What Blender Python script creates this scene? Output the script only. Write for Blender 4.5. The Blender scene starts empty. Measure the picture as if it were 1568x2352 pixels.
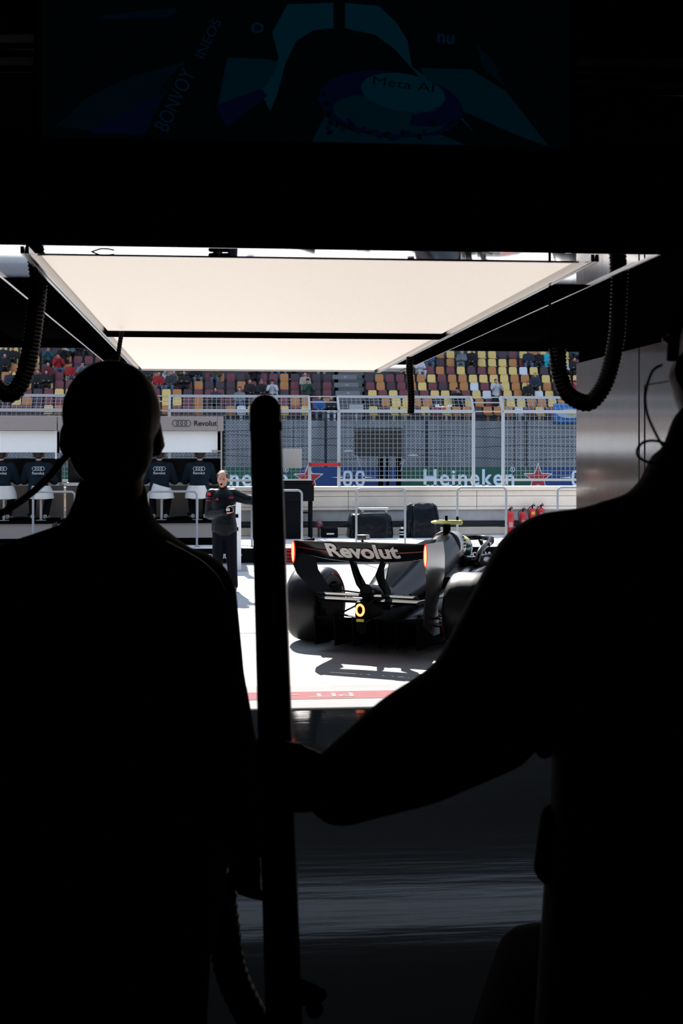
import bpy, bmesh, math, random
from mathutils import Vector, Matrix, Quaternion
random.seed(7)
S = bpy.context.scene
COL = S.collection
H, F = 1.80, 3000.0           # eye height (m), focal length in pixels of the 1568x2352 frame
VPX, HOR = 500.0, 1045.0
TH = math.atan((784 - VPX) / F)
CT, ST = math.cos(TH), math.sin(TH)

def P(px, py, Y):
    """world point seen at a pixel, at garage depth Y"""
    u = (px - 784) / F
    t = Y / (CT - ST * u)
    return Vector((t * (ST + CT * u), Y, H + t * (HOR - py) / F))
def PX(px, Y): return P(px, HOR, Y).x
def PZ(py, Y, px=784): return P(px, py, Y).z

# ------------------------------------------------------------------ materials
MATS = {}
def mat(name, col, rough=0.6, metal=0.0, emit=0.0, noise=0.0, scale=8.0, spec=None, bump=0.0, stretch=None, clear=0.0):
    if name in MATS: return MATS[name]
    m = bpy.data.materials.new(name); m.use_nodes = True
    nt = m.node_tree; b = nt.nodes['Principled BSDF']
    c = (col[0], col[1], col[2], 1)
    b.inputs['Base Color'].default_value = c
    b.inputs['Roughness'].default_value = rough
    b.inputs['Metallic'].default_value = metal
    if spec is not None: b.inputs['Specular IOR Level'].default_value = spec
    if clear: b.inputs['Coat Weight'].default_value = clear; b.inputs['Coat Roughness'].default_value = 0.06
    if emit:
        b.inputs['Emission Color'].default_value = c
        b.inputs['Emission Strength'].default_value = emit
    if noise or bump:
        tc = nt.nodes.new('ShaderNodeTexCoord'); mp = nt.nodes.new('ShaderNodeMapping')
        n = nt.nodes.new('ShaderNodeTexNoise'); n.inputs['Scale'].default_value = scale; n.inputs['Detail'].default_value = 5
        if stretch: mp.inputs['Scale'].default_value = stretch
        nt.links.new(tc.outputs['Object'], mp.inputs['Vector']); nt.links.new(mp.outputs[0], n.inputs['Vector'])
        if noise:
            r = nt.nodes.new('ShaderNodeValToRGB')
            r.color_ramp.elements[0].position = 0.3; r.color_ramp.elements[1].position = 0.7
            r.color_ramp.elements[0].color = (c[0]*(1-noise), c[1]*(1-noise), c[2]*(1-noise), 1)
            r.color_ramp.elements[1].color = (min(1,c[0]*(1+noise)), min(1,c[1]*(1+noise)), min(1,c[2]*(1+noise)), 1)
            nt.links.new(n.outputs['Fac'], r.inputs['Fac']); nt.links.new(r.outputs['Color'], b.inputs['Base Color'])
        if bump:
            bp = nt.nodes.new('ShaderNodeBump'); bp.inputs['Strength'].default_value = bump; bp.inputs['Distance'].default_value = 0.01
            nt.links.new(n.outputs['Fac'], bp.inputs['Height']); nt.links.new(bp.outputs['Normal'], b.inputs['Normal'])
    MATS[name] = m
    return m

BLK = mat('near_black', (.003,.003,.0035), .6, spec=0.0)
BLKG = mat('black_gloss', (.008,.008,.01), .22)
RUB = mat('rubber', (.012,.012,.013), .55)
CHROME = mat('polished_aluminium', (.62,.64,.66), .025, 1.0, bump=.012, scale=2)
STEEL = mat('painted_steel', (.33,.35,.37), .45)
WHITE = mat('white_plastic', (.86,.86,.85), .45)
NAVY = mat('navy_cloth', (.006,.013,.022), .9, spec=.15, noise=.25, scale=30)
BLACKCLOTH = mat('black_cloth', (.004,.005,.007), .9, spec=.1, noise=.2, scale=30)
SKIN = mat('skin', (.56,.27,.19), .5, noise=.08, scale=20)
HAIRB = mat('brown_hair', (.06,.035,.022), .7, noise=.3, scale=60)
HAIRK = mat('black_hair', (.008,.007,.007), .6)
RED = mat('signal_red', (.7,.012,.02), .35)
TAUPE = mat('taupe_panel', (.30,.26,.245), .5, noise=.04, scale=60)
YEL = mat('yellow_plastic', (.85,.75,.12), .4)

# ------------------------------------------------------------------ mesh helpers
def frame(t):
    t = t.normalized()
    a = Vector((0,0,1)) if abs(t.z) < .9 else Vector((1,0,0))
    n = t.cross(a).normalized()
    return n, t.cross(n).normalized()

def loft(bm, rings, cap=True, mi=0, closed=False):
    vs = [[bm.verts.new(p) for p in r] for r in rings]
    n = len(vs[0]); fs = []
    m = len(vs)
    for i in range(m if closed else m-1):
        A, B = vs[i], vs[(i+1) % m]
        for j in range(n):
            fs.append(bm.faces.new((A[j], A[(j+1)%n], B[(j+1)%n], B[j])))
    if cap and not closed:
        fs.append(bm.faces.new(list(reversed(vs[0])))); fs.append(bm.faces.new(vs[-1]))
    for f in fs: f.material_index = mi
    return vs

def tube(bm, pts, rad, seg=10, mi=0, cap=True, closed=False, flat=None):
    pts = [Vector(p) for p in pts]
    if not isinstance(rad, (list, tuple)): rad = [rad]*len(pts)
    n = len(pts); rings = []; nrm = None
    for i, p in enumerate(pts):
        if closed: t = pts[(i+1)%n] - pts[i-1]
        else: t = pts[min(i+1,n-1)] - pts[max(i-1,0)]
        if t.length < 1e-9: t = Vector((0,0,1))
        t.normalize()
        if nrm is None: nrm, b = frame(t)
        else:
            nrm = (nrm - t*nrm.dot(t))
            nrm = nrm.normalized() if nrm.length > 1e-6 else frame(t)[0]
            b = t.cross(nrm)
        b = t.cross(nrm)
        rings.append([p + (nrm*math.cos(2*math.pi*k/seg) + b*math.sin(2*math.pi*k/seg))*rad[i] for k in range(seg)])
    loft(bm, rings, cap, mi, closed)

def rcone(bm, p0, p1, r0, r1, seg=14, mi=0):
    p0, p1 = Vector(p0), Vector(p1); t = (p1-p0)
    if t.length < 1e-6: t = Vector((0,0,1e-5))
    d = t.normalized()
    pts, rad = [], []
    for a in (80, 60, 40, 20):
        a = math.radians(a); pts.append(p0 - d*r0*math.sin(a)); rad.append(r0*math.cos(a))
    pts += [p0, p1]; rad += [r0, r1]
    for a in (20, 40, 60, 80):
        a = math.radians(a); pts.append(p1 + d*r1*math.sin(a)); rad.append(r1*math.cos(a))
    tube(bm, pts, rad, seg, mi)

def chain(bm, pts, rad, seg=14):
    for i in range(len(pts)-1): rcone(bm, pts[i], pts[i+1], rad[i], rad[i+1], seg)

def ell(bm, c, r, R=None, mi=0, su=20, sv=12):
    M = Matrix.Translation(Vector(c)) @ (R.to_4x4() if R else Matrix.Identity(4)) @ Matrix.Diagonal((r[0], r[1], r[2], 1))
    g = bmesh.ops.create_uvsphere(bm, u_segments=su, v_segments=sv, radius=1, matrix=M)
    for v in g['verts']:
        for f in v.link_faces: f.material_index = mi

def box(bm, x0, x1, y0, y1, z0, z1, mi=0, bev=0.0, M=None):
    T = Matrix.Translation(((x0+x1)/2, (y0+y1)/2, (z0+z1)/2)) @ Matrix.Diagonal((abs(x1-x0), abs(y1-y0), abs(z1-z0), 1))
    if M: T = M @ T
    t = bmesh.new(); bmesh.ops.create_cube(t, size=1, matrix=T)
    if bev: bmesh.ops.bevel(t, geom=list(t.edges), offset=bev, segments=3, profile=.7, affect='EDGES')
    merge(bm, t, mi)

def merge(bm, t, mi=None):
    mp = {v: bm.verts.new(v.co) for v in t.verts}
    for f in t.faces:
        try: nf = bm.faces.new([mp[v] for v in f.verts])
        except ValueError: continue
        nf.material_index = f.material_index if mi is None else mi
    t.free()

def bar(bm, p0, p1, w, mi=0, h=None):
    """rectangular bar between two points"""
    p0, p1 = Vector(p0), Vector(p1); n, b = frame(p1-p0); h = h or w
    loft(bm, [[p + n*sx*w/2 + b*sy*h/2 for sx, sy in ((-1,-1),(1,-1),(1,1),(-1,1))] for p in (p0, p1)], True, mi)

def prism(bm, pts, off, mi=0):
    """closed outline (3D points) extruded by a vector"""
    off = Vector(off)
    loft(bm, [[Vector(p) for p in pts], [Vector(p)+off for p in pts]], True, mi)

def chainmat(o):
    m = Matrix.Identity(4)
    while o is not None: m = o.matrix_basis @ m; o = o.parent
    return m

def obj(name, bm, mats, parent=None, local=False, smooth=False, auto=None):
    me = bpy.data.meshes.new(name)
    if isinstance(bm, bmesh.types.BMesh):
        bmesh.ops.recalc_face_normals(bm, faces=list(bm.faces))
        bm.to_mesh(me); bm.free()
    else: me = bm
    if not isinstance(mats, (list, tuple)): mats = [mats]
    if len(me.materials): me.materials.clear()
    for m in mats: me.materials.append(m)
    if smooth or auto:
        me.polygons.foreach_set('use_smooth', [True]*len(me.polygons))
        if auto: 
            try: me.set_sharp_from_angle(angle=math.radians(auto))
            except Exception: pass
    if parent is not None and not local: me.transform(chainmat(parent).inverted())
    o = bpy.data.objects.new(name, me); COL.objects.link(o)
    if parent is not None: o.parent = parent
    me.update()
    return o

def tag(o, label=None, cat=None, group=None, kind=None):
    if label: o['label'] = label
    if cat: o['category'] = cat
    if group: o['group'] = group
    if kind: o['kind'] = kind
    return o

def thing(name, loc, label, cat, group=None, rz=0):
    o = bpy.data.objects.new(name, None); COL.objects.link(o)
    o.location = loc; o.rotation_euler = (0,0,rz); o.empty_display_size = .1
    return tag(o, label, cat, group)

def struct(name, bm, m, **k): return tag(obj(name, bm, m, **k), kind='structure')

def text_verts(s, w=None, h=None, bold=0.0, shear=0.0, space=1.0, sub=0):
    """text as a bmesh in XY, scaled to width w / height h, origin bottom left"""
    cu = bpy.data.curves.new('t', 'FONT'); cu.body = s; cu.size = 1; cu.offset = bold; cu.shear = shear; cu.space_character = space
    cu.resolution_u = 6
    o = bpy.data.objects.new('t', cu); COL.objects.link(o)
    dg = bpy.context.evaluated_depsgraph_get(); me = bpy.data.meshes.new_from_object(o.evaluated_get(dg))
    bpy.data.objects.remove(o); bpy.data.curves.remove(cu)
    bm = bmesh.new(); bm.from_mesh(me); bpy.data.meshes.remove(me)
    xs = [v.co.x for v in bm.verts]; ys = [v.co.y for v in bm.verts]
    x0, x1, y0, y1 = min(xs), max(xs), min(ys), max(ys)
    sx = w/(x1-x0) if w else None; sy = h/(y1-y0) if h else None
    sx = sx or sy; sy = sy or sx
    for v in bm.verts: v.co = Vector(((v.co.x-x0)*sx, (v.co.y-y0)*sy, 0))
    if sub:
        for _ in range(sub):
            long = [e for e in bm.edges if e.calc_length() > w/60]
            if long: bmesh.ops.subdivide_edges(bm, edges=long, cuts=1)
            bmesh.ops.triangulate(bm, faces=list(bm.faces))
    return bm

def text_on(bm, s, fn, thick, mi=0, **k):
    """map text to 3D by fn(x,y)->Vector and give it thickness 'thick' (vector)"""
    t = text_verts(s, **k)
    for v in t.verts: v.co = fn(v.co.x, v.co.y)
    g = bmesh.ops.extrude_face_region(t, geom=list(t.faces))
    th = Vector(thick)
    for e in g['geom']:
        if isinstance(e, bmesh.types.BMVert): e.co += th
    merge(bm, t, mi)

def rings4(bm, c, ex, ez, r, gap, w, mi=0, seg=28):
    """four interlocking rings; c centre, ex/ez unit axes"""
    for i in range(4):
        cc = c + ex*(i-1.5)*gap
        tube(bm, [cc + ex*r*math.cos(2*math.pi*k/seg) + ez*r*math.sin(2*math.pi*k/seg) for k in range(seg)], w, 6, mi, closed=True)

def remesh(bm, voxel, it=4, shrink=0.6):
    me = bpy.data.meshes.new('r'); bmesh.ops.recalc_face_normals(bm, faces=list(bm.faces)); bm.to_mesh(me); bm.free()
    o = bpy.data.objects.new('r', me); COL.objects.link(o)
    m = o.modifiers.new('r', 'REMESH'); m.mode = 'VOXEL'; m.voxel_size = voxel; m.use_smooth_shade = True
    if it:
        s = o.modifiers.new('s', 'SMOOTH'); s.factor = shrink; s.iterations = it
    dg = bpy.context.evaluated_depsgraph_get(); res = bpy.data.meshes.new_from_object(o.evaluated_get(dg))
    bpy.data.objects.remove(o); bpy.data.meshes.remove(me)
    res.polygons.foreach_set('use_smooth', [True]*len(res.polygons))
    return res

# ------------------------------------------------------------------ people
def hand(bm, w, d, n, side, s=1.0, curl=.5, spread=.012, fr=.0088):
    """w wrist, d finger direction, n palm normal (fingers curl towards it), side = thumb direction"""
    d = d.normalized(); side = (side - d*side.dot(d)).normalized(); n = (n - d*n.dot(d)); n = (n - side*n.dot(side)).normalized()
    L = .092*s
    rings = []
    for t, hw, ht in ((0,.026,.02),(.25,.034,.019),(.6,.041,.016),(.95,.041,.013),(1.05,.034,.009)):
        c = w + d*L*t
        rings.append([c + side*hw*s*math.cos(a) + n*ht*s*math.sin(a) for a in [2*math.pi*k/14 for k in range(14)]])
    loft(bm, rings)
    for i, (off, ln) in enumerate(((.030,.070),(.010,.079),(-.010,.073),(-.029,.058))):
        p = w + d*L*.95 + side*off*s; dd = d.copy(); pts = [p - d*.02*s]; pts.append(p)
        dd = (d + side*off*.15).normalized(); ang = curl*(.9+.08*i)
        q = p.copy()
        for k, fr_ in enumerate((.45,.30,.25)):
            R = Quaternion(d.cross(n), ang*(.9 if k == 0 else 1.1)); dd = R @ dd if dd.dot(d) > -2 else dd
            q = q + dd*ln*fr_*s; pts.append(q.copy())
        chain(bm, pts, [fr*s*1.05, fr*s*1.05, fr*s, fr*s*.92, fr*s*.8], 10)
    b = w + d*L*.22 + side*.026*s
    grip = curl > 1
    t1 = b + ((side*.42 + d*.9) if grip else (side*.75 + d*.6 + n*.25*curl)).normalized()*.042*s
    t2 = t1 + ((side*.05 + d + n*.25) if grip else (side*.25 + d*.85 + n*.6*curl)).normalized()*.034*s
    t3 = t2 + (d*.9 - side*.1*curl + n*.8*curl).normalized()*.026*s
    chain(bm, [b, t1, t2, t3], [(.019 if grip else .013)*s, .0115*s, .0102*s, .0088*s], 10)

def ring_e(c, a, ra, b, rb, n=20, e=2.3):
    out = []
    for k in range(n):
        t = 2*math.pi*k/n; ct, st = math.cos(t), math.sin(t)
        out.append(c + a*ra*math.copysign(abs(ct)**(2/e), ct) + b*rb*math.copysign(abs(st)**(2/e), st))
    return out

def headaxes(face):
    f = face.normalized(); r = f.cross(Vector((0,0,1))).normalized(); u = r.cross(f).normalized()
    return r, f, u

def head(bm, c, face, s=1.0):
    r, f, u = headaxes(face)
    R = Matrix((r, f, u)).transposed()
    def at(x, y, z): return c + r*x*s + f*y*s + u*z*s
    ell(bm, at(0,-.012,.028), (.076*s,.094*s,.09*s), R)
    ell(bm, at(0,.018,-.03), (.062*s,.072*s,.085*s), R)
    ell(bm, at(0,.045,-.085), (.036*s,.036*s,.03*s), R)
    for sx in (-1, 1):
        ell(bm, at(.03*sx,.062,-.022), (.022*s,.022*s,.018*s), R)      # cheeks
        ell(bm, at(.03*sx,.078,.026), (.024*s,.012*s,.008*s), R)       # brows
        ell(bm, at(.078*sx,-.01,-.008), (.009*s,.02*s,.032*s), R)      # ears
    rcone(bm, at(0,.082,.014), at(0,.104,-.024), .008*s, .0135*s, 10)    # nose
    ell(bm, at(.011,.094,-.028), (.009*s,.009*s,.007*s), R); ell(bm, at(-.011,.094,-.028), (.009*s,.009*s,.007*s), R)
    ell(bm, at(0,.083,-.052), (.026*s,.012*s,.006*s), R); ell(bm, at(0,.081,-.063), (.021*s,.012*s,.007*s), R)

def torso_rings(J, g=0.0, s=1.0, belly=0.0, n=24):
    lat_t = (J['shR'] - J['shL']).normalized(); lat_b = (J['hipR'] - J['hipL']).normalized()
    sw = (J['shR'] - J['shL']).length/2
    hw = .155*s
    pel, nk = J['pelvis'], J['neck']; ax = (nk - pel); up = ax.normalized()
    out = []
    prof = J.get('prof') or ((-.16,.80,.105,0),(-.04,1.0,.12,0),(.12,1.0,.118,.15),(.3,.93,.11,.4),(.5,1.02,.118,.7),(.7,1.12,.125,1),(.84,1.13,.115,1),(.93,.98,.095,1),(.99,.62,.075,1),(1.04,.40,.06,1))
    for t, wf, dp, mix in prof:
        c = pel + ax*t; lat = (lat_b*(1-mix) + lat_t*mix).normalized(); fwd = up.cross(lat).normalized()
        w = hw*wf*(1-mix) + sw*.96*(wf/1.12)*mix
        bl = belly*max(0, 1-abs(t-.25)/.35)
        out.append(ring_e(c, lat, w+g, fwd, dp*s+g+bl, n))
    return out

def build_person(J, name, label, s=1.0, group=None, vox=.01, top=NAVY, bot=BLACKCLOTH, hair=HAIRK, skin=SKIN, shoes=BLACKCLOTH,
                 hands=True, puff=.018, collar=True, hairstyle='short', belly=0.0, sleeve=.93, base=None, curl=(.5,.5), handinfo=None, armr=None, cat='person', legr=None):
    base = base or Vector((J['pelvis'].x, J['pelvis'].y, min(J['anL'].z, J['anR'].z)-.08*s))
    root = thing(name, base, label, cat, group)
    face = J['face']
    # --- body: one continuous surface
    bm = bmesh.new()
    head(bm, J['head'], face, s)
    r, f, u = headaxes(face)
    rcone(bm, J['neck'] - Vector((0,0,.03))*s, J['head'] - u*.05*s - f*.02*s, .058*s, .052*s)
    loft(bm, torso_rings(J, -.006, s))
    ar = armr or (.052,.042,.027)
    for a in 'LR':
        chain(bm, [J['sh'+a], J['el'+a], J['wr'+a]], [x*s for x in ar])
        rcone(bm, J['neck'] - (J['neck']-J['pelvis'])*.12, J['sh'+a], .06*s, .05*s)
        chain(bm, [J['hip'+a], J['kn'+a], J['an'+a]], [.08*s, .052*s, .036*s])
        to = J['toe'+a]
        rcone(bm, J['an'+a] - Vector((0,0,.035*s)), to, .035*s, .028*s)
        if hands:
            hi = (handinfo or {}).get(a)
            if hi is None:
                d = (J['wr'+a] - J['el'+a]).normalized()
                inw = (J['wrR' if a == 'L' else 'wrL'] - J['wr'+a]).normalized()
                fw = J['face'].normalized(); hi = (d, inw, fw, curl[0 if a == 'L' else 1])
            hand(bm, J['wr'+a], hi[0], hi[1], hi[2], s, hi[3], fr=max(.0088, vox*.9))
        else: rcone(bm, J['wr'+a], J['wr'+a] + (J['wr'+a]-J['el'+a]).normalized()*.09*s, .03*s, .03*s)
    body = obj('body', remesh(bm, vox, 3, .5), skin, root)
    # --- top
    bm = bmesh.new()
    loft(bm, torso_rings(J, puff, s, belly))
    for a in 'LR':
        e, sh, w = J['el'+a], J['sh'+a], J['wr'+a]
        w2 = e + (w-e)*sleeve
        pu = puff*1.1
        chain(bm, [sh, sh.lerp(e,.55), e, e.lerp(w2,.5), w2], [ar[0]*s*1.22+pu, ar[0]*s*1.02+pu, ar[1]*s+pu*1.15, ar[1]*s*.93+pu, ar[2]*s*1.05+pu*.8])
        rcone(bm, J['neck'] - (J['neck']-J['pelvis'])*.1, sh, .075*s+puff*.6, ar[0]*s*1.2+puff*.8)
    if collar: rcone(bm, J['neck'] - Vector((0,0,.03*s)), J['neck'] + (J['head']-J['neck'])*.28, .072*s, .062*s)
    jac = obj('jacket', remesh(bm, max(vox, .01), 4, .5), top, root)
    # --- trousers
    bm = bmesh.new()
    lat = (J['hipR']-J['hipL']).normalized(); upv = (J['neck']-J['pelvis']).normalized(); fw = upv.cross(lat)
    loft(bm, [ring_e(J['pelvis']+upv*t*s, lat, (.165+puff*.4)*s*k, fw, (.125+puff*.3)*s*k) for t, k in ((-.13,.72),(-.06,.98),(.04,1.0),(.09,.94))])
    lr = legr or (.1,.078,.07,.062)
    for a in 'LR':
        h, k, an = J['hip'+a], J['kn'+a], J['an'+a]
        chain(bm, [h, h.lerp(k,.5), k, k.lerp(an,.5), an], [lr[0]*s, (lr[0]+lr[1])*.5*s, lr[1]*s, lr[2]*s, lr[3]*s])
    tr = obj('trousers', remesh(bm, max(vox, .01), 4, .5), bot, root)
    for a in 'LR':
        an, to = J['an'+a], J['toe'+a]; d = (to-an); d.z = 0; d = d.normalized() if d.length > 1e-4 else Vector((0,1,0))
        sd = d.cross(Vector((0,0,1))); bm = bmesh.new(); rr = []
        for t, w, zt in ((-.075,.028,.05),(-.06,.036,.075),(0,.04,.09),(.07,.045,.07),(.13,.047,.052),(.175,.038,.04),(.195,.02,.025)):
            c = an + d*t*s; zb = an.z - .075*s
            ht = zt*s/2
            rr.append(ring_e(Vector((c.x, c.y, zb+ht)), sd, w*s, Vector((0,0,1)), ht, 14, 3))
        loft(bm, rr); obj('shoe', bm, shoes, root, auto=60)
    # --- hair
    if hairstyle != 'none':
        bm = bmesh.new(); R = Matrix((r, f, u)).transposed(); c = J['head']
        def at(x, y, z): return c + r*x*s + f*y*s + u*z*s
        if hairstyle == 'short':
            ell(bm, at(0,-.022,.036), (.082*s,.094*s,.091*s), R); ell(bm, at(0,-.05,-.02), (.07*s,.055*s,.07*s), R)
        elif hairstyle == 'long':
            ell(bm, at(0,-.02,.034), (.086*s,.096*s,.094*s), R); ell(bm, at(0,-.06,-.09), (.085*s,.05*s,.15*s), R)
        elif hairstyle == 'bald':
            ell(bm, at(0,-.045,.0), (.083*s,.07*s,.08*s), R)
            for sx in (-1,1): ell(bm, at(.062*sx,.008,.045), (.02*s,.042*s,.042*s), R)
            ell(bm, at(0,-.04,.062), (.078*s,.078*s,.066*s), R)
        elif hairstyle == 'cap':
            ell(bm, at(0,-.018,.045), (.085*s,.1*s,.086*s), R)
            loft(bm, [ring_e(at(0,.12,.048+z), r, .062*s, f, .075*s, 16) for z in (-.004, .006)])
        elif hairstyle == 'hood':
            ell(bm, at(0,-.03,.02), (.1*s,.1*s,.12*s), R); ell(bm, at(0,-.04,-.08), (.1*s,.09*s,.08*s), R)
        obj({'cap':'cap','hood':'hood'}.get(hairstyle,'hair'), remesh(bm, max(vox*.8,.006), 2, .5), hair, root)
    return root
# ------------------------------------------------------------------ ground, garage shell
YD = 9.2                                     # garage door line
def ground_mat(name, col, rough, bump=.1, scale=3, noise=.08, spec=.5, stretch=(1,1,1)):
    return mat(name, col, rough, noise=noise, scale=scale, bump=bump, spec=spec, stretch=stretch)
G_LANE = ground_mat('pale_concrete', (.42,.42,.42), .85)
G_FLOOR = mat('sealed_garage_floor', (.016,.022,.028), .07, bump=.09, scale=2.2, stretch=(.5,4,1), spec=.026)
bm = bmesh.new(); box(bm, -3.2, 3.2, -3.5, YD, -.12, 0); struct('floor', bm, G_FLOOR)
bm = bmesh.new(); box(bm, -30, 30, YD, 21.6, -.12, 0); struct('ground_pit_lane', bm, G_LANE)
ASPH = ground_mat('track_asphalt', (.1,.1,.105), .85)
bm = bmesh.new(); box(bm, -60, 60, 25.4, 54, -.12, 0); struct('ground_track', bm, ASPH)
# painted strip in front of the door
WPAINT = mat('white_floor_paint', (.36,.36,.37), .9, noise=.05, scale=4, spec=0.0)
RPAINT = mat('red_floor_paint', (.33,.165,.175), .9, noise=.06, scale=5, spec=0.0)
bm = bmesh.new(); box(bm, -8, 12, YD+.0, 10.15, 0, .004); struct('trim_1', bm, WPAINT)
bm = bmesh.new(); box(bm, -8, 12, 9.58, 9.88, .004, .006)
text_on(bm, 'PIT -', lambda x, y: Vector((PX(812,9.7)-x, 9.80-y, .0062)), (0,0,.0015), mi=1, w=.48, h=.14, bold=.01)
struct('trim_2', bm, [RPAINT, mat('pale_lettering', (.38,.34,.34), .9, spec=0.0)])
# seam lines on the lane
bm = bmesh.new()
for y in (13.2, 17.9): box(bm, -30, 30, y, y+.02, .0, .003)
struct('trim_3', bm, mat('joint_filler', (.2,.2,.2), .8))
bm = bmesh.new(); box(bm, -30, 30, 20.2, 21.55, 0, .003); struct('trim_4', bm, mat('worn_pale_paint', (.27,.25,.25), .7, noise=.1, scale=2))

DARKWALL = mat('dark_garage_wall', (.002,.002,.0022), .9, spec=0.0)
YL_ = 12.6
XR = PX(1323, YD)
XL = -3.0
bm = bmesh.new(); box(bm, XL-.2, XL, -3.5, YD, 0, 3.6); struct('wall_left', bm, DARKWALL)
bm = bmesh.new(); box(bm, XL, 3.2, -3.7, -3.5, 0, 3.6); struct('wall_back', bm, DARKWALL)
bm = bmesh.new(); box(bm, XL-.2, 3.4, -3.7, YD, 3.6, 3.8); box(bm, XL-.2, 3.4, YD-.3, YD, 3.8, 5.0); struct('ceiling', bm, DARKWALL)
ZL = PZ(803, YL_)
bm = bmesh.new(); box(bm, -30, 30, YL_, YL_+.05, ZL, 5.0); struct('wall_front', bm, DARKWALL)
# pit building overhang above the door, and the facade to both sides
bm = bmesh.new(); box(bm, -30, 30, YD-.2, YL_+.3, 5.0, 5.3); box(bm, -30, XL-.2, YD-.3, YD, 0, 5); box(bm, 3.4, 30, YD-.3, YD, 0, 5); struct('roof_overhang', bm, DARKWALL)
# right wall: glossy beige partition, top edge runs back under the black header
ZW = PZ(835, YD, 1323)
WP = mat('glossy_beige_panel', (.86,.76,.69), .1, metal=.7, bump=.05, scale=2.5, stretch=(6,6,.4), noise=.05, clear=.5)
wr = bm = bmesh.new()
box(bm, XR, XR+.16, 3.2, YD, 0, ZW)
w_ = struct('wall_right', bm, WP)
bm = bmesh.new()
for px in (1467, 1480):
    # vertical seams where the panels butt
    u = (px-784)/F; Y = XR*(CT-ST*u)/(ST+CT*u); zt = ZW if px == 1467 else PZ(885, Y, px)
    box(bm, XR-.003, XR+.002, Y-.006, Y+.006, 0, zt)
Yz = Y; box(bm, XR-.003, XR+.002, 5.2, Yz, PZ(885,Yz,1480)-.006, PZ(885,Yz,1480)+.006)
obj('seam', bm, mat('seam_black', (.03,.03,.03), .6), w_)
bm = bmesh.new(); box(bm, XR+.02, 3.4, -3.5, YD, ZW, 3.6); box(bm, XR, XR+.16, -3.5, 3.2, 0, ZW); struct('wall_upper_right', bm, DARKWALL)
# ceiling louvres
for i, (x0, x1, yy, pz) in enumerate(((0,97,4.6,80),(0,97,4.6,132),(1315,1640,4.6,135),(1315,1640,4.6,185))):
    a, b = P(x0-260 if x0 == 0 else x0, pz, yy), P(x1, pz+(6 if x0 else 2), yy)
    bm = bmesh.new(); bar(bm, a, b, .09 if i != 2 else .11, h=.02); bar(bm, a-Vector((0,.02,.05)), b-Vector((0,.02,.05)), .008, 1)  # second bar is the pale lower edge
    o = obj('ceiling_slat', bm, [mat('slat_black', (.03,.032,.035), .7), mat('slat_edge', (.25,.24,.22), .4)])
    tag(o, ['dark ceiling slat beside the hanging screen, upper of two on the headset-strap side',
            'dark ceiling slat with a pale lower edge, lower of two on the headset-strap side',
            'dark ceiling slat beside the hanging screen, upper of two above the beige partition',
            'dark ceiling slat with a pale lower edge, lower of two above the beige partition'][i], 'ceiling slat', 'dark slats beside the hanging screen')

# ------------------------------------------------------------------ overhead light gantry
YN, YF = 3.70, 8.6
ZP = PZ(850, YF)
X0, X1 = -.497, 1.035
gan = thing('overhead_light_box', ((X0+X1)/2, (YN+YF)/2, ZP), 'long overhead light box with two glowing cream panels in a polished frame', 'ceiling light')
PAN = mat('glowing_cream_panel', (1.0,.875,.775), .5, emit=.64)
# one even cream glow over both diffusers of the box
def diffuser(y0, y1, nm):
    bm = bmesh.new(); box(bm, X0, X1, y0, y1, ZP, ZP+.03, bev=.006); return obj(nm, bm, PAN, gan)
YM0, YM1 = 5.98, 6.16
diffuser(YN, YM0, 'diffuser'); diffuser(YM1, YF, 'diffuser')
DARKF = mat('bar_and_reflection_black', (.003,.0035,.004), .5, spec=0.0)  # matte black for the cross bar and the painted dark reflection
bm = bmesh.new()
for a, b in ((X0-.17, X0-.035), (X1+.035, X1+.175)):
    box(bm, a, b, 3.52, YF+.05, ZP-.004, ZP+.2, bev=.004)
box(bm, X0-.17, X1+.175, 3.52, 3.665, ZP-.006, ZP+.2, bev=.004)
obj('mirror_frame', bm, CHROME, gan)
bm = bmesh.new()
for x in (X0-.03, X0-.017, X1+.017, X1+.03): box(bm, x-.005, x+.005, 3.6, YF, ZP-.016, ZP+.05, bev=.002)
for x in (X0-.171, X1+.176): box(bm, x-.004, x+.004, 3.5, YF+.02, ZP-.01, ZP+.21)
box(bm, X0, X1, YF, YF+.02, ZP-.01, ZP+.1); box(bm, X0, X1, YN-.02, YN-.01, ZP-.008, ZP+.02)
obj('edge_profile', bm, mat('satin_aluminium', (.5,.5,.5), .25, 1.0), gan)
bm = bmesh.new(); box(bm, X0-.02, X1+.02, YM0, YM1, ZP-.012, ZP+.1); obj('cross_bar', bm, DARKF, gan)
bm = bmesh.new(); 
for a, b in ((X0-.166, X0-.038), (X1+.038, X1+.171)):
    box(bm, a, b, 4.22, YF-.7, ZP-.010, ZP-.003)
obj('dark_reflection_strip', bm, DARKF, gan)  # strips paint the frame's dark reflection over the polished metal
bm = bmesh.new(); box(bm, X0-.01, X1+.01, YN, YF, ZP+.03, ZP+.21); obj('housing', bm, BLK, gan)
bm = bmesh.new()
for px in (490, 517): 
    c = P(px, 586, 3.6); rcone(bm, c+Vector((-.008,0,.0)), c+Vector((.008,0,.0)), .006, .006, 8)
obj('clip', bm, BLK, gan)
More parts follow.
